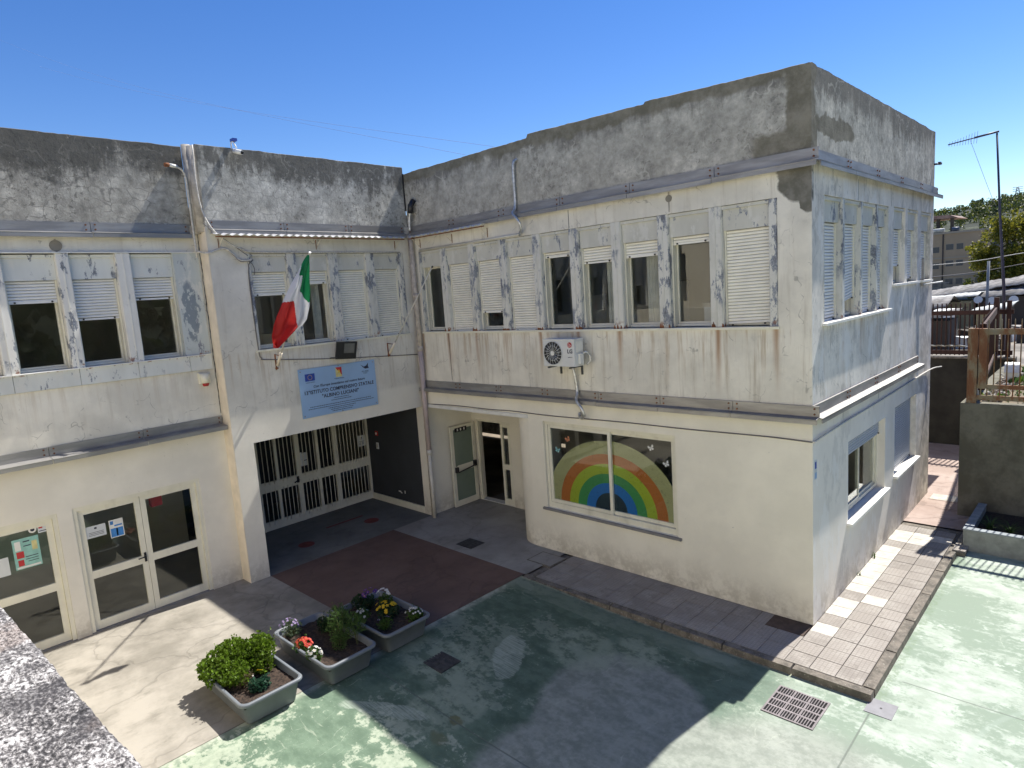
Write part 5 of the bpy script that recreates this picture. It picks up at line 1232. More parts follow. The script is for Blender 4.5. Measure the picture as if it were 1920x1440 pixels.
# ------------------------------------------------------------------ right side: concrete planter, retaining walls, fences
M['retain'] = concrete_floor('retaining_concrete', (.235, .225, .185), (.31, .30, .255), (.13, .13, .10), .35, 1.4)
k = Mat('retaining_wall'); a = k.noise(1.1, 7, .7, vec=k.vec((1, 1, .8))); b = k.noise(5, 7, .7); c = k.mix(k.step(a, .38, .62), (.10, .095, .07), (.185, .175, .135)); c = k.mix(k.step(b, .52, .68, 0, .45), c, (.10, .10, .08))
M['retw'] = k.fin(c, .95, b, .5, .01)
rw = thing('retaining_wall', 'stained grey concrete retaining wall in shade on the right', 'wall', (5, 5.95, 0))
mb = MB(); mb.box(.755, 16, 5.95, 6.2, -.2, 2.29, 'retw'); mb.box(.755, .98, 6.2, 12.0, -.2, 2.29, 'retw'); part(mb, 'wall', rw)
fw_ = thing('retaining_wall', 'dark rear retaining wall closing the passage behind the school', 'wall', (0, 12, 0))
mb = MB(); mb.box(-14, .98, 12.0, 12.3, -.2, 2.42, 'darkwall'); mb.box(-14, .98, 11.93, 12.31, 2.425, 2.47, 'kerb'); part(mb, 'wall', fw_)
pt = thing('concrete_planter', 'low concrete bed with a pale rim at the foot of the retaining wall', 'planter', (2, 5.1, 0))
mb = MB(); mb.box(1.105, 6, 4.30, 4.42, -.1, .29, 'bed'); mb.box(1.105, 1.225, 4.421, 5.94, -.1, .29, 'bed'); mb.box(1.10, 6.0, 4.295, 4.43, .291, .315, 'bedrim'); mb.box(1.10, 1.235, 4.431, 5.94, .291, .315, 'bedrim'); part(mb, 'rim', pt)
mb = MB(); mb.grid([[(1.22 + .25 * i, 4.42 + .38 * j, .16 + .02 * mnoise.noise((i, j, 0))) for i in range(20)] for j in range(5)], 'soil', True); part(mb, 'soil', pt, fix=False)
def grassy(label, x, y, z, h, n, mat, name='grass_tuft', spread=.12, cat='plant'):
    q = MB()
    for _ in range(n):
        a = random.uniform(0, 6.28); l = h * random.uniform(.6, 1.15); dx, dy = math.cos(a), math.sin(a); s_ = Vector((-dy, dx, 0)) * .006
        p0 = Vector((x + random.uniform(-.03, .03), y + random.uniform(-.03, .03), z)); rows = []
        for k_ in range(5):
            t = k_ / 4; p = p0 + Vector((dx * spread * 1.4 * t * t, dy * spread * 1.4 * t * t, l * (t - .45 * t * t * t))); rows.append([p - s_ * (1 - t * .9), p + s_ * (1 - t * .9)])
        q.grid(rows, mat, False)
    o = q.make(name, fix=False); o['label'] = label; o['category'] = cat; return o
grassy('spiky yellow-green plant at the left end of the concrete bed', 1.42, 4.85, .16, .36, 60, 'leaf_fern', spread=.2)
grassy('second spiky green plant in the concrete bed', 1.72, 4.75, .16, .34, 60, 'leaf_mid', spread=.22)
grassy('dark leafy plant in the concrete bed near the frame edge', 2.15, 5.0, .16, .3, 60, 'leaf_dark', spread=.2)
grassy('small weed at the foot of the side wall', .03, 2.9, -.01, .16, 14, 'leaf_mid', 'weed', .05); grassy('tiny weed at the wall and pavement joint', .03, 2.05, -.01, .12, 10, 'leaf_fern', 'weed', .04)

k = Mat('rusty_paint'); n = k.noise(3.5, 7, .7, vec=k.vec((1, 1, .4))); n2 = k.noise(20, 5, .6)
M['rustp'] = k.fin(k.ramp(n, [(.3, (.16, .055, .025)), (.47, (.22, .10, .045)), (.55, (.26, .20, .12)), (.75, (.29, .26, .19))]), .85, n2, .3, .004)
k = Mat('dark_rust'); n = k.noise(5, 6, .7); M['rustd'] = k.fin(k.ramp(n, [(.3, (.030, .012, .009)), (.7, (.075, .030, .018))]), .8, n, .3, .004)
def fence(label, P0, P1, z0, rails, ztop, mat, pitch=.097, br=.0105, posts=(), rail_h=.07, over=0.12, postz=None, zbar=None):
    P0, P1 = Vector((*P0, 0)), Vector((*P1, 0)); L_ = (P1 - P0).length; d = (P1 - P0) / L_; nn_ = Vector((-d.y, d.x, 0))
    t = thing('fence', label, 'fence', (P0.x, P0.y, z0))
    F = lambda u, w, z: tuple(P0 + d * u + nn_ * w + Vector((0, 0, z)))
    for z, h in rails: q = MB(); q.box(0, L_, -.02, .02, z, z + h, mat, F); part(q, 'rail', t)
    me = None; n = int(L_ / pitch)
    for i in range(1, n):
        u = L_ * i / n
        if me is None:
            q = MB(); q.tube([(0, 0, zbar or z0), (0, 0, ztop - .03), (0, 0, ztop)], [br, br, .005], mat, 6); o = q.make('bar'); me = o.data
        else: o = bpy.data.objects.new('bar', me); COL.objects.link(o)
        o.parent = t; o.matrix_parent_inverse = Matrix.Translation(-Vector(t.location)); o.location = F(u, .03, 0)
    for u, w_, zb, zt, m_ in posts:
        q = MB(); q.box(u, u + w_, -.05, .06, zb, zt, m_, F); part(q, 'post', t)
    return t
fence('rusty brown spiked fence on top of the right retaining wall', (.86, 6.02), (5.6, 6.02), 2.3, ((2.36, .09), (2.58, .08), (3.62, .11)), 3.91, 'rustp', posts=((-.015, .155, 2.29, 3.74, 'rustp'), (.16, .13, 2.64, 3.735, 'rustp'), (3.0, .1, 2.3, 3.74, 'rustp')), zbar=2.36)
fence('dark spiked fence on the rear retaining wall', (-6, 12.12), (.9, 12.12), 2.47, ((2.52, .12), (3.60, .12)), 3.93, 'rustd', posts=((.1, .1, 2.47, 3.75, 'rustd'), (6.75, .1, 2.47, 3.95, 'rustd')), pitch=.105, br=.017, zbar=2.5)
fence('dark rusty fence panel running back between the two fences', (1.04, 6.3), (.55, 12.0), 2.35, ((2.55, .08), (3.64, .16)), 3.86, 'rustd', posts=((5.55, .12, 2.4, 4.05, 'rustd'), (0, .10, 2.5, 3.8, 'rustd')), pitch=.12, zbar=2.4)

# ------------------------------------------------------------------ the ground behind, higher than the court
def back_z(x, y):
    return 2.25 + .06 * mnoise.noise((x * .5, y * .5, 0)) + .03 * mnoise.noise((x * 2.1, y * 2.1, 3)) - min(1, max(0, (y - 14) / 12)) * .35
mb = MB(); mb.grid([[(.98 + (26 * i / 40), 6.2 + 6.1 * j / 30, back_z(.98 + 26 * i / 40, 6.2 + 6.1 * j / 30)) for i in range(41)] for j in range(31)], 'earth', True)
mb.grid([[(-60 + 140 * i / 70, 12.3 + 75 * j / 50, back_z(-60 + 140 * i / 70, 12.3 + 75 * j / 50)) for i in range(71)] for j in range(51)], 'lot', True)
o = mb.make('back_lot', fix=False); o['kind'] = 'structure'
# weeds, rubble and the white sack behind the fence
q = MB()
for _ in range(2600):
    x = random.uniform(1.0, 4.5); y = random.uniform(6.3, 11.5); h = random.uniform(.04, .16) * (1.4 if mnoise.noise((x, y, 1)) > .1 else .5)
    if x < 1.25 and random.random() < .7: continue
    leaf(q, Vector((x, y, back_z(x, y))), rnd_dir(1.5), h, random.choice(['leaf_mid', 'leaf_fern', 'leaf_fern', 'leaf_bright']), .3)
o = q.make('weeds', fix=False); o['kind'] = 'stuff'; o['label'] = 'green weeds growing over the ground behind the rusty fence'; o['category'] = 'weeds'
q = MB()
for _ in range(260):
    x = random.gauss(1.17, .09); y = random.uniform(6.3, 10.5); s_ = random.uniform(.015, .06); z = back_z(x, y) + random.uniform(0, .12) * math.exp(-((x - 1.15) / .12) ** 2)
    a = random.random() * 3; c_, n_ = math.cos(a) * s_, math.sin(a) * s_
    q.hexa([(x - c_, y - n_, z - .03), (x + n_, y - c_, z - .03), (x + c_, y + n_, z - .02), (x - n_, y + c_, z - .03), (x - c_ * .7, y - n_ * .7, z + s_), (x + n_ * .8, y - c_ * .8, z + s_ * .8), (x + c_ * .7, y + n_ * .7, z + s_ * .9), (x - n_ * .6, y + c_ * .6, z + s_ * .7)], random.choice(['rubble', 'rubble', 'rubble2']))
o = q.make('rubble', fix=False); o['kind'] = 'stuff'; o['label'] = 'heap of broken stones and plaster along the fence'; o['category'] = 'rubble'
q = MB(); q.grid([[(1.09 + .27 * i / 8, 8.9 + .28 * j / 6, 2.46 + .26 * (1 - abs(j - 3) / 3.6) + .03 * mnoise.noise((i * .8, j * .8, 2))) for i in range(9)] for j in range(7)], 'white', True)
q.box(1.10, 1.35, 8.93, 9.16, 2.3, 2.50, 'white'); o = q.make('sack', fix=False); o['label'] = 'white crumpled sack lying behind the rusty fence'; o['category'] = 'sack'

# ------------------------------------------------------------------ distance: sheds, tanks, apartment house, tree, hill
M['tanwall'] = simple('tan_house_wall', (.38, .30, .20), .9, var=.1, scale=.3); M['tanwall2'] = simple('tan_house_band', (.36, .32, .25), .9, var=.1, scale=.3)
M['winD'] = simple('far_window', (.05, .055, .06), .3); M['shedw'] = simple('shed_wall', (.07, .06, .05), .9, var=.2, scale=1); M['shedy'] = simple('shed_yellow', (.40, .36, .22), .9, var=.1, scale=1)
M['sheet'] = simple('corrugated_iron', (.20, .19, .175), .8, var=.6, scale=2.2, dirt=((.10, .06, .045), .8)); M['sheet2'] = simple('brown_tiles', (.25, .17, .14), .9, var=.35, scale=2.5); M['sheetw'] = simple('pale_sheet', (.42, .43, .40), .6, var=.3, scale=3)
hs_ = thing('apartment_house', 'tan three-storey apartment house behind the sheds', 'building', (-8, 62, 1.9))
mb = MB(); mb.box(-22, -3.6, 60, 70, 1.5, 7.62, 'tanwall'); part(mb, 'wall', hs_)
mb = MB(); mb.box(-22.1, -3.5, 59.9, 70.1, 7.625, 7.8, 'tanwall2'); part(mb, 'roof', hs_)
for z in (5.48, 3.9): mb = MB(); mb.box(-22, -3.6, 59.95, 59.999, z, z + .10, 'tanwall2'); part(mb, 'string_course', hs_)
mb = MB(); mb.tube([(-9.25, 59.93, 2), (-9.25, 59.93, 7.6)], .05, 'shedw', 6); part(mb, 'downpipe', hs_)
for cx in (-14.2, -12.0, -9.78, -8.75, -8.0, -6.6, -5.4, -4.4):
    for cz in (6.28, 4.85, 3.25):
        w = .27 if cx != -8.75 else .30; zz = cz + (.18 if cx > -9 else 0)
        mb = MB(); frame_ring(mb, lambda u, w_, z: (u, 60 - w_, z), cx - w, cx + w, zz - .27, zz + .27, .0, .02, .022, 'tanwall2'); wn_ = part(mb, 'window', hs_)
        mb = MB(); mb.box(cx - w + .023, cx + w - .023, 59.985, 59.998, zz - .245, zz + .245, 'winD'); mb.make('pane', wn_)
bl = MB()
for q_ in range(26): bl.box(-11.2 + q_ * .1, -11.18 + q_ * .1, 59.3, 59.32, 2.9, 3.35, 'galv')
bl.box(-11.3, -8.6, 59.28, 59.34, 3.35, 3.40, 'galv'); bl.box(-11.3, -8.6, 59.3, 59.99, 2.78, 2.88, 'tanwall2'); part(bl, 'balcony', hs_)
# roof clutter: tanks and a tiled shelter
cl = thing('roof_shelter', 'dark red tiled shelter roof above the apartment house', 'roof', (-10, 64, 7.8))
mb = MB(); mb.hexa([(-16, 63, 9.30), (-8.7, 63, 9.12), (-8.7, 68, 9.2), (-16, 68, 9.35), (-16, 63, 9.75), (-9.3, 63, 9.42), (-9.3, 68, 9.5), (-16, 68, 9.8)], 'sheet2'); part(mb, 'roof', cl)
for x_ in (-10.4, -9.3): mb = MB(); mb.box(x_, x_ + .25, 63.2, 63.5, 7.8, 9.2, 'shedw'); part(mb, 'post', cl)
for x_, l_, m_, lb in ((-10.2, .9, 'sheetw', 'pale water tank on the apartment roof'), (-8.75, .55, 'navy_tank', 'dark blue water tank on the apartment roof')):
    if m_ not in M: M[m_] = simple(m_, (.04, .06, .10), .5)
    q = MB(); q.tube([(x_, 60.8, 8.0), (x_ + l_, 60.8, 8.0)], .19, m_, 12); q.box(x_ + .05, x_ + .15, 60.7, 60.9, 7.8, 7.9, 'shedw'); q.box(x_ + l_ - .15, x_ + l_ - .05, 60.7, 60.9, 7.8, 7.9, 'shedw'); o = q.make('water_tank'); o['label'] = lb; o['category'] = 'water tank'
def shed(label, x0, x1, y0, y1, zb, ze, zr, wm, rm, openings=(), tilt=.22):
    t = thing('shed', label, 'shed', ((x0 + x1) / 2, y0, zb), 'low sheds beyond the fence')
    q = MB(); q.box(x0, x1, y0, y1, zb, ze, wm); part(q, 'wall', t)
    q = MB(); n = int((x1 - x0 + .5) / .09)
    rows = []
    for y_, z_ in ((y0 - .25, ze + .03), ((y0 + y1) / 2, zr), (y1 + .2, ze + .1)): rows.append([(x0 - .25 + (x1 - x0 + .5) * i / n, y_, z_ + .012 * math.sin(i * 1.9) + .05 * mnoise.noise((i * .12, y_, 1)) + tilt * (i / n)) for i in range(n + 1)])
    low = [[(a, b, c_ - .03) for a, b, c_ in r_] for r_ in rows]
    q.grid([rows[0], rows[1], rows[2], low[2], low[1], low[0], rows[0]], rm, True); part(q, 'roof', t)
    for a, b, c_, d in openings: q = MB(); q.box(a, b, y0 - .02, y0 - .001, c_, d, 'winD'); part(q, 'door', t)
    return t
shed('long low shed with patched corrugated roof across the lot', -6.5, -.4, 27, 33, 1.9, 3.0, 3.35, 'shedw', 'sheet', ((-2.2, -1.5, 2, 2.9), (-4.6, -3.9, 2.4, 2.9)), tilt=.95)
shed('dark open shed under a grey sheet roof at the right edge', -1.75, 3.4, 25.5, 31, 1.9, 3.45, 3.85, 'shedw', 'sheet', ((-1.2, -.6, 2, 3.5), (.0, .9, 2, 3.5)))
shed('small shed with brown tiled roof left of the pole', -5.6, -2.5, 22, 24.5, 1.9, 3.05, 3.45, 'shedw', 'sheet', ())
shed('shed with pale yellow wall and white roof', -5.5, -1.9, 24.8, 26.4, 1.9, 3.36, 3.46, 'shedy', 'sheetw', ())
shed('yellowish hut behind the dark fence post', -.95, -.15, 19.5, 21, 1.9, 3.15, 3.25, 'shedy', 'sheetw', ())
shed('wooden shack with white sheet roof beyond the rear fence', -1.95, -1.1, 15.5, 17, 1.9, 3.2, 3.35, 'shedw', 'sheet', ())
# corrugated sheet leaning behind the school corner
q = MB(); q.grid([[(-1.3 + .06 * i, 9.4 + 1.2 * j, 3.06 - .16 * j + .012 * math.sin(i * 1.9)) for i in range(26)] for j in range(2)], 'sheetw', True); o = q.make('corrugated_sheet', fix=False); o['label'] = 'white corrugated sheet sticking out behind the school corner'; o['category'] = 'roof sheet'
q = MB(); q.tube([(-1.3, 9.4, 2.2), (-1.3, 9.4, 3.05)], .02, 'rustd', 6); q.tube([(.1, 9.4, 2.2), (.1, 9.4, 3.03)], .01, 'rustd', 6)
for i, (x_, z_, lb) in enumerate(((-1.15, 3.34, 'white satellite dish nearest the pole'), (-.42, 3.36, 'white satellite dish at the right edge'), (-1.62, 3.40, 'small white dish over the clutter'))):
    q = MB(); q.disc((x_, 24.6, z_), (.1, -1, .3), .16, .03, 'white', 14); q.tube([(x_, 24.62, z_), (x_, 24.7, 3.0)], .015, 'galv', 5); o = q.make('satellite_dish'); o['label'] = lb; o['category'] = 'satellite dish'; o['group'] = 'satellite dishes over the sheds'
cm_ = ['paper', 'sheet2', 'sheet', 'shedw', 'shedw', 'navy_tank', 'sheet', 'rubble']
q = MB()
for _ in range(90):
    x_ = random.uniform(-3.6, .6); y_ = random.uniform(16.5, 24); s_ = random.uniform(.05, .22); z_ = back_z(x_, y_)
    q.hexa([(x_ - s_, y_ - s_, z_), (x_ + s_, y_ - s_, z_), (x_ + s_, y_ + s_, z_), (x_ - s_, y_ + s_, z_), (x_ - s_, y_ - s_, z_ + s_ * 2.2), (x_ + s_ * .8, y_ - s_, z_ + s_ * 1.8), (x_ + s_, y_ + s_, z_ + s_ * 2), (x_ - s_ * .8, y_ + s_, z_ + s_ * 1.7)], random.choice(cm_))
o = q.make('scrap_heap', fix=False); o['kind'] = 'stuff'; o['label'] = 'jumble of stored materials and scrap beyond the rear fence'; o['category'] = 'scrap'
# parked white truck cab shape behind the dark fence
tk = thing('parked_van', 'white van parked beyond the rear fence', 'van', (-1.95, 17, 1.9))
mb = MB(); mb.hexa([(-2.35, 18.2, 2.35), (-1.75, 18.2, 2.35), (-1.75, 20.6, 2.35), (-2.35, 20.6, 2.35), (-2.33, 18.9, 3.25), (-1.77, 18.9, 3.25), (-1.76, 20.6, 3.3), (-2.34, 20.6, 3.3)], 'white'); mb.hexa([(-2.35, 17.6, 2.35), (-1.75, 17.6, 2.35), (-1.75, 18.199, 2.35), (-2.35, 18.199, 2.35), (-2.3, 17.65, 2.72), (-1.8, 17.65, 2.72), (-1.75, 18.199, 2.85), (-2.35, 18.199, 2.85)], 'white'); part(mb, 'body', tk)
mb = MB(); mb.hexa([(-2.28, 18.30, 2.86), (-1.82, 18.30, 2.86), (-1.82, 18.5, 2.86), (-2.28, 18.5, 2.86), (-2.26, 18.80, 3.18), (-1.84, 18.80, 3.18), (-1.84, 18.95, 3.18), (-2.26, 18.95, 3.18)], 'winD'); part(mb, 'windscreen', tk)
for x_ in (-2.36, -1.79):
    for y_ in (17.95, 20.1): mb = MB(); mb.tube([(x_, y_, 2.2), (x_ + .05, y_, 2.2)], .2, 'black', 14); part(mb, 'wheel', tk)

def tree(label, base, h, crown, n, mats, trunk_r=.25, group=None, name='tree', size=.28, limbs=9):
    t = thing(name, label, 'tree', base, group); b = Vector(base); q = MB()
    top = b + Vector((0, 0, h * .55)); q.tube([b, b + Vector((.05, 0, h * .3)), top], [trunk_r, trunk_r * .8, trunk_r * .5], 'bark', 8)
    ends = []
    for i in range(limbs):
        a = 2 * math.pi * i / limbs + random.random(); c, r = random.choice(crown); e = Vector(c) + Vector((math.cos(a) * r[0] * .75, math.sin(a) * r[1] * .75, random.uniform(-.3, .6) * r[2]))
        s0 = b + Vector((0, 0, h * random.uniform(.25, .55))); md = (s0 + e) / 2 + Vector((0, 0, .15 * h)); q.tube(curve_pts([s0, md, e], 4), [trunk_r * .4 * (1 - j / 9) + .015 for j in range(9)], 'bark', 5, caps=False); ends.append(e)
    part(q, 'trunk', t, fix=False); q = MB()
    for c, r in crown:
        cl_ = [Vector((rnd_dir(0).x * r[0], rnd_dir(0).y * r[1], rnd_dir(0).z * r[2])) * random.uniform(.35, 1) + Vector(c) for _ in range(max(6, int(n / 42)))]
        for _ in range(n):
            cc_ = random.choice(cl_); p = cc_ + rnd_dir(0) * random.random() ** .6 * (r[0] * .30); leaf(q, p, rnd_dir(.1), size * random.uniform(.6, 1.3), random.choice(mats), .42)
    part(q, 'crown', t, fix=False, kind='stuff'); return t
M['bark'] = simple('bark', (.10, .075, .055), .95, var=.3, scale=4)
leaf_mat('tleaf_a', (.22, .21, .025), .3, .45); leaf_mat('tleaf_b', (.12, .135, .02), .3, .4); leaf_mat('tleaf_c', (.05, .07, .02), .3, .3)
tree('large yellow-green tree in front of the hill', (-2.9, 46, 1.9), 6.4, [((-3.2, 46, 7.0), (1.3, 1.6, 1.1)), ((-1.6, 46.5, 7.2), (1.5, 1.6, 1.2)), ((-4.3, 45.5, 5.3), (1.15, 1.3, 1.2)), ((-2.4, 45.5, 5.2), (1.3, 1.5, 1.2)), ((-.6, 46, 5.6), (1.4, 1.5, 1.6)), ((-3.7, 45, 3.7), (1.0, 1.1, .9)), ((-2.1, 45, 3.8), (.9, 1.1, .8))], 2300, ['tleaf_a', 'tleaf_a', 'tleaf_b'], .28, size=.17)
for bx_, by_, h_, lb in ((-5.35, 50, 2.4, 'low palm-like bush left of the large tree'), (-13.5, 75, 4.5, 'dark tree behind the apartment house')):
    tree(lb, (bx_, by_, 1.9), h_, [((bx_, by_, 1.9 + h_ * .45), (h_ * .4, h_ * .4, h_ * .35))], 700, ['tleaf_b', 'tleaf_c'], .1, size=.2, limbs=5)
# hill
def hill_z(x, y):
    base = 5.5 + 15.6 * max(0, min(1, (y - 95) / 150)) ** .8
    return (base + (x + 40) * .16 * min(1, max(0, (y - 90) / 150)) + 1.2 * mnoise.noise((x * .02, y * .02, 0)) + .5 * math.floor((y - 90) / 12) * .0) * min(1, max(0, (y - 84) / 24)) + 1.9 * (1 - min(1, max(0, (y - 84) / 24)))
mb = MB(); rows = []
for j in range(60):
    y = 80 + 170 * j / 59
    if j > 55: y = 240 + (j - 55) * 4
    rows.append([(-260 + 520 * i / 130, y, hill_z(-260 + 520 * i / 130, y) - (0 if j < 58 else 30)) for i in range(131)])
k = Mat('hillside'); P = k.xyz(); a = k.noise(.06, 6, .65); b = k.noise(.5, 5, .65)
ter = k.math('ABSOLUTE', k.math('SUBTRACT', k.math('FRACT', k.math('ADD', k.math('MULTIPLY', P[2], .55), k.math('MULTIPLY', a, 1.2))), .5))
c = k.mix(k.step(a, .4, .6), (.010, .016, .006), (.022, .030, .010)); c = k.mix(k.step(b, .5, .62, 0, .7), c, (.014, .024, .010)); c = k.mix(k.math('MULTIPLY', k.step(ter, .10, .03), k.step(b, .4, .5, 0, .7)), c, (.07, .08, .045))
M['hill'] = k.fin(c, 1, b, .6, .4)
mb.grid(rows, 'hill', True); o = mb.make('hill', fix=False); o['kind'] = 'structure'
q = MB(); cnt = 0
for _ in range(900):
    x = random.uniform(-85, 20); y = random.uniform(110, 246); z = hill_z(x, y); r_ = random.uniform(.8, 2.0)
    if y > 215: r_ *= random.choice([.2, .3, .45])
    for _2 in range(70):
        d = rnd_dir(.2); leaf(q, Vector((x, y, z + r_ * .25)) + d * r_ * .8 * random.random() ** .4, rnd_dir(.2), r_ * .26, random.choice(['tleaf_b', 'tleaf_c', 'tleaf_c']), .45)
o = q.make('hillside_trees', fix=False); o['kind'] = 'stuff'; o['label'] = 'scattered dark green trees and bushes covering the hill'; o['category'] = 'trees'
tree('dark round tree on the crest of the hill', (-33.0, 244, hill_z(-33, 244) - .5), 3.5, [((-33, 244, hill_z(-33, 244) + 1.2), (1.9, 1.9, 1.3))], 900, ['tleaf_c'], .2, size=.45, limbs=4)
tree('small dark tree on the hill crest left of the round one', (-36.3, 244, hill_z(-36.3, 244) - .5), 2.5, [((-36.3, 244, hill_z(-36.3, 244) + .7), (1.0, 1.0, .8))], 500, ['tleaf_c'], .15, size=.35, limbs=3)
def pylon(label, x, y, z0, z1, w):
    q = MB()
    for sx in (-1, 1):
        for sy in (-1, 1): q.tube([(x + sx * w, y + sy * w, z0), (x + sx * w * .25, y + sy * w * .25, z1)], .08, 'steel', 4)
    n = 6
    for i in range(n):
        a = i / n; b = (i + 1) / n; wa = w * (1 - .75 * a); wb = w * (1 - .75 * b); za = z0 + (z1 - z0) * a; zb = z0 + (z1 - z0) * b
        q.tube([(x - wa, y - wa, za), (x + wb, y - wb, zb)], .05, 'steel', 4); q.tube([(x + wa, y - wa, za), (x - wb, y - wb, zb)], .05, 'steel', 4)
    for f_ in (.72, .86, .98): q.tube([(x - w * 1.5, y, z0 + (z1 - z0) * f_), (x + w * 1.5, y, z0 + (z1 - z0) * f_)], .07, 'steel', 4)
    o = q.make('pylon'); o['label'] = label; o['category'] = 'pylon'; return o
M['steel'] = simple('steel_lattice', (.20, .22, .24), .6)
pylon('grey lattice pylon on the hill crest at the right edge', -22.9, 240, hill_z(-22.9, 240) - 1, 26.3, .8)
q = MB(); q.tube([(-28.8, 240, 18), (-28.8, 240, 22.3)], .07, 'steel', 6); q.box(-29.9, -27.8, 239.8, 240.2, 22.2, 22.55, 'steel'); o = q.make('mast'); o['label'] = 'small platform mast on the hill crest'; o['category'] = 'mast'

# television aerial
an = thing('tv_aerial', 'tall dark pole with a drooping television aerial on top', 'aerial', (.36, 14.6, 2.1))
mb = MB(); mb.tube([(.42, 14.8, 2.1), (.36, 14.8, 4.2), (.20, 14.8, 6.4), (.07, 14.8, 8.62)], [.045, .042, .03, .025], 'aer', 8); part(mb, 'pole', an)
mb = MB(); mb.tube([(.12, 14.8, 8.66), (-1.08, 14.6, 8.50)], .018, 'aer', 6); mb.tube([(.12, 14.8, 8.66), (-.45, 14.7, 8.585)], .030, 'aer', 6); part(mb, 'boom', an)
M['aer'] = simple('aerial_metal', (.04, .035, .06), .5)
for i in range(11):
    f_ = .42 + .055 * i; l_ = .30 - .02 * i; x_ = .12 - 1.2 * f_; y_ = 14.8 - .2 * f_; z_ = 8.66 - .16 * f_
    mb = MB(); mb.tube([(x_ + .02, y_ - .05, z_ + l_ * .55), (x_ - .02, y_ + .05, z_ - l_ * .55)], .005, 'steel', 4); part(mb, 'element', an)
tube_thing('aerial_cable', 'thin stay wire hanging from the aerial boom', 'cable', [(-.55, 14.7, 8.55), (-.35, 14.8, 7.9), (-.02, 14.8, 6.9), (.12, 14.8, 6.55)], .005, 'steel', 4, smooth=3)
# utility pole lines
for pts, lab in (([(-4.6, 30, 4.38), (-2.5, 30, 4.50), (-.4, 30, 4.80), (3, 30, 5.2)], 'lower dark service cable crossing in front of the apartment house'), ([(-4.6, 30, 4.98), (-2.5, 30, 5.05), (-.4, 30, 5.30), (3, 30, 5.6)], 'upper pale service cable crossing in front of the apartment house')):
    tube_thing('overhead_cable', lab, 'cable', pts, .016, 'wire' if 'dark' in lab else 'wire_w', 4, smooth=4)
q = MB(); q.tube([(-1.25, 24, 1.9), (-1.22, 24, 5.0)], .05, 'steel', 6); o = q.make('utility_pole'); o['label'] = 'thin grey post standing among the sheds'; o['category'] = 'post'
for (a, b, lab) in (((-358, 60, 129), (-70, 60, 26.0), 'lower faint power line across the blue sky'), ((-300, 60, 102), (-64, 60, 26.0), 'upper faint power line across the blue sky')):
    A_, B_ = Vector(a), Vector(b); q = MB(); n = 30
    A_ = A_ if 'lower' in lab else A_
    q.tube([A_.lerp(B_, t / n) - Vector((0, 0, 3.5 * math.sin(math.pi * t / n) * (1 if 'lower' in lab else .6))) for t in range(n + 1)], .02, 'pline', 4)
    o = q.make('power_line', fix=False); o['label'] = lab; o['category'] = 'power line'; o['group'] = 'power lines in the sky'
# pipe frame on the side wall
q = MB(); q.box(.01, .05, 6.15, 6.19, 4.60, 5.15, 'galv'); q.tube([(.03, 6.17, 4.62), (.16, 7.32, 4.64)], .014, 'white', 6); o = q.make('wall_bracket'); o['label'] = 'metal bracket with a thin rod on the far end of the side wall'; o['category'] = 'bracket'
q = MB(); q.tube([(.02, 7.1, 7.05), (.10, 7.28, 7.07)], .02, 'black', 8); q.box(.05, .10, 7.2, 7.34, 7.05, 7.10, 'black'); o = q.make('security_camera'); o['label'] = 'tiny dark camera on the far end of the side parapet'; o['category'] = 'camera'

# ------------------------------------------------------------------ the viewer's side: wall, terrace and an added building for bounce light
k = Mat('rough_granular_wall'); P = k.pos
g = k.voro(95, 'F1', vec=k.warp(P, 30, .01)); n1 = k.noise(85, 8, .72, vec=k.vec((1, 1.35, 1))); n2 = k.noise(7, 6, .7); n3 = k.noise(180, 3, .6); n4 = k.noise(2.6, 4, .6)
c = k.ramp(k.math('ADD', k.math('MULTIPLY', n1, .75), k.math('MULTIPLY', n2, .25)), [(.40, (.02, .019, .02)), (.465, (.09, .085, .085)), (.51, (.26, .245, .235)), (.55, (.50, .48, .46)), (.60, (.74, .72, .69))])
c = k.mix(k.math('MULTIPLY', k.step(n2, .58, .63), k.step(n1, .44, .54)), c, (.78, .77, .74))
pt_ = k.step(k.voro(38, 'F1', vec=k.warp(P, 20, .03)), .16, .08); c = k.mix(k.math('MULTIPLY', pt_, .7), c, (.02, .018, .018))
c = k.mix(k.math('MULTIPLY', k.step(n4, .56, .62), k.step(n1, .42, .50, .1, .5)), c, (.30, .23, .19))
c = k.mix(k.math('MULTIPLY', k.step(k.noise(4.2, 6, .7, vec=k.vec((1, 1, 1), loc=(8, 8, 8))), .56, .62), .6), c, (.045, .042, .045))
M['rough'] = k.fin(c, .95, k.math('ADD', k.math('MULTIPLY', n1, 1), k.math('MULTIPLY', n3, .3)), .9, .008)
tw = thing('terrace_wall', 'rough lichen-speckled concrete terrace wall in the near corner', 'wall', (0, -9.1, 0))
mb = MB()
def rowpts(yv, zv):
    return [(x_, yv + .045 * (x_ - 1.0) - .012 + .003 * mnoise.noise((x_ * 7, yv * 9, 1)) + .0035 * mnoise.noise((x_ * 45, yv * 5, 4)), zv + .004 * mnoise.noise((x_ * 12, yv * 12, 2)) + .005 * mnoise.noise((x_ * 80, yv * 80, 7)) * (zv > 4.1)) for x_ in [-1.2 + 3.4 * i / 420 for i in range(421)]]
ys = [-8.826 - .50 * j / 56 for j in range(57)]
mb.grid([rowpts(-8.812, 3.6), rowpts(-8.812, 4.0), rowpts(-8.813, 4.18), rowpts(-8.818, 4.197)] + [rowpts(y, 4.2) for y in ys] + [rowpts(-9.36, 4.18), rowpts(-9.362, 3.6)], 'rough', True)
part(mb, 'coping', tw, fix=False)
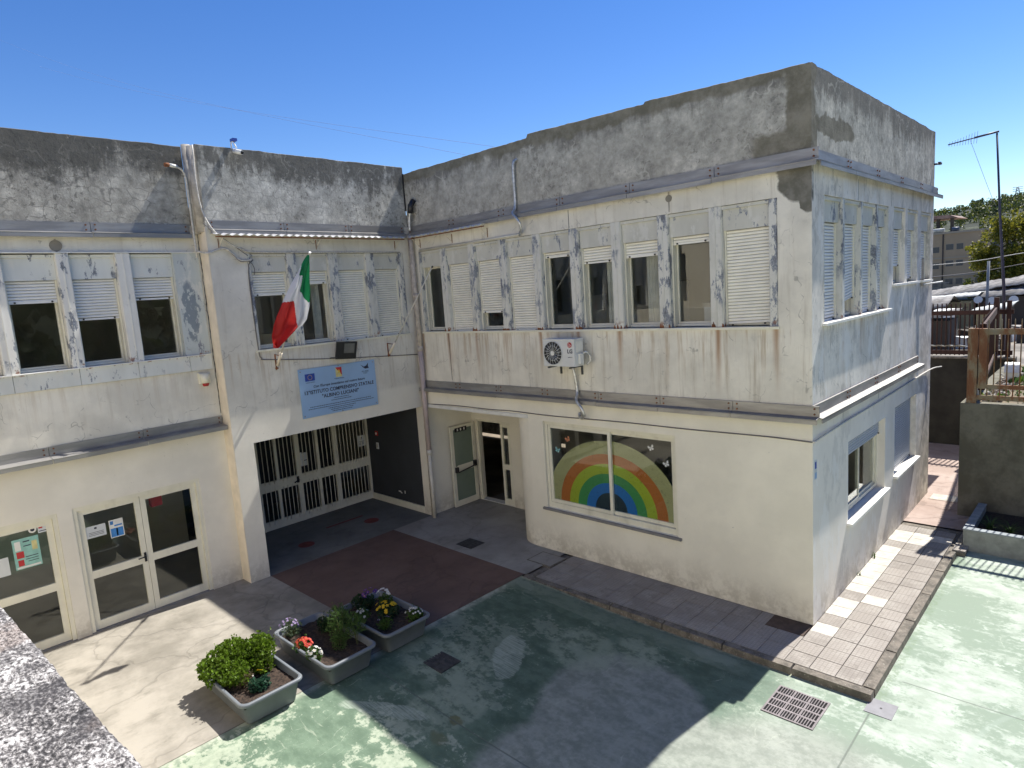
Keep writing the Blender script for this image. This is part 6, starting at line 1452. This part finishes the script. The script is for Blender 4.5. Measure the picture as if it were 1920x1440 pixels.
mb = MB(); mb.box(-14, 16, -9.35, -8.84, -.2, 3.6, 'opp'); mb.box(-14, -1.2, -9.35, -8.83, 3.6, 4.19, 'opp'); mb.box(2.2, 16, -9.35, -8.83, 3.6, 4.19, 'opp'); part(mb, 'wall', tw)
tf = MB(); tf.box(-14, 16, -12, -9.351, 3.2, 3.4, 'greyfloor'); o = tf.make('terrace_floor'); o['kind'] = 'structure'
ob_ = thing('bounce_building', 'unseen cream building behind the terrace wall, added to bounce sun onto the school', 'building', (0, -12, 0))  # unseen, added tall and pale so sunlight bounces onto the school front
mb = wall_grid(lambda u, w, z: (u, -12 + w, z), -15, 18, 3.4, 8.2, [(a, a + 1.4, 4.3, 6.0) for a in range(-13, 17, 3)], .3, 'opp'); mb.box(-15, 18, -13.5, -13.4, 3.4, 8.2, 'shedw'); part(mb, 'wall', ob_)

# what stands right of the court, out of the frame: a hedge of dark trees behind a fence (seen in the window glass)
for i in range(7):
    y_ = -7 + 4.2 * i
    tree('dark dense tree in the row beyond the right side of the court', (19.5 + (i % 2), y_, -.1), 7.5, [((19.5 + (i % 2), y_, 4.2), (2.3, 2.5, 4.2))], 900, ['tleaf_c'], .2, group='dark trees right of the court', size=.75, limbs=4)
mb = MB(); mb.box(16.0, 16.2, -9, 12.2, -.2, 2.3, 'retw'); t_ = thing('side_wall', 'plain grey wall closing the right side of the court', 'wall', (16.1, 0, 0)); part(mb, 'wall', t_)

mb = MB(); mb.grid([[(30 + 8 * i, -160 + 16 * j, -.2 + min(1, i / 9) * 24 + 2.5 * mnoise.noise((i * .3, j * .3, 4)) * min(1, i / 3)) for i in range(14)] for j in range(26)], 'hill', True); o = mb.make('added_dark_slope', fix=False); o['kind'] = 'structure'  # unseen slope, added so the left windows reflect something dark

q = MB(); z_ = 6.45; pts = []
while z_ > 3.2: pts.append(FL(-4.40 + .012 * mnoise.noise((z_ * 6, 0, 0)) + .012, .004, z_)); z_ -= .06
q.tube(pts, [.004 + .010 * abs(mnoise.noise((i * .5, 3, 1))) for i in range(len(pts))], 'black', 5); part(q, 'joint', school)

for i, (x_, w_, h_, m_) in enumerate(((-4.55, .35, 4.85, 'furn'), (-3.72, .5, 4.55, 'curtain_w'), (-2.9, .45, 5.0, 'furn'), (-1.95, .5, 4.62, 'furn'))):
    q = MB(); q.box(x_, x_ + w_, .75, 1.2, 3.1, h_, m_); q.box(x_ + .02, x_ + w_ - .02, .735, .749, 3.2, h_ - .05, 'paper'); q.box(x_ - .02, x_ + w_ + .02, .73, 1.22, h_ + .001, h_ + .02, m_)
    o = q.make('cupboard'); o['label'] = ['pale cupboard seen through the tall open window left of the air conditioner', 'low white cupboard behind the window right above the air conditioner', 'tall pale cupboard behind the third open window from the left', 'low pale cupboard behind the rightmost open window'][i]; o['category'] = 'cupboard'
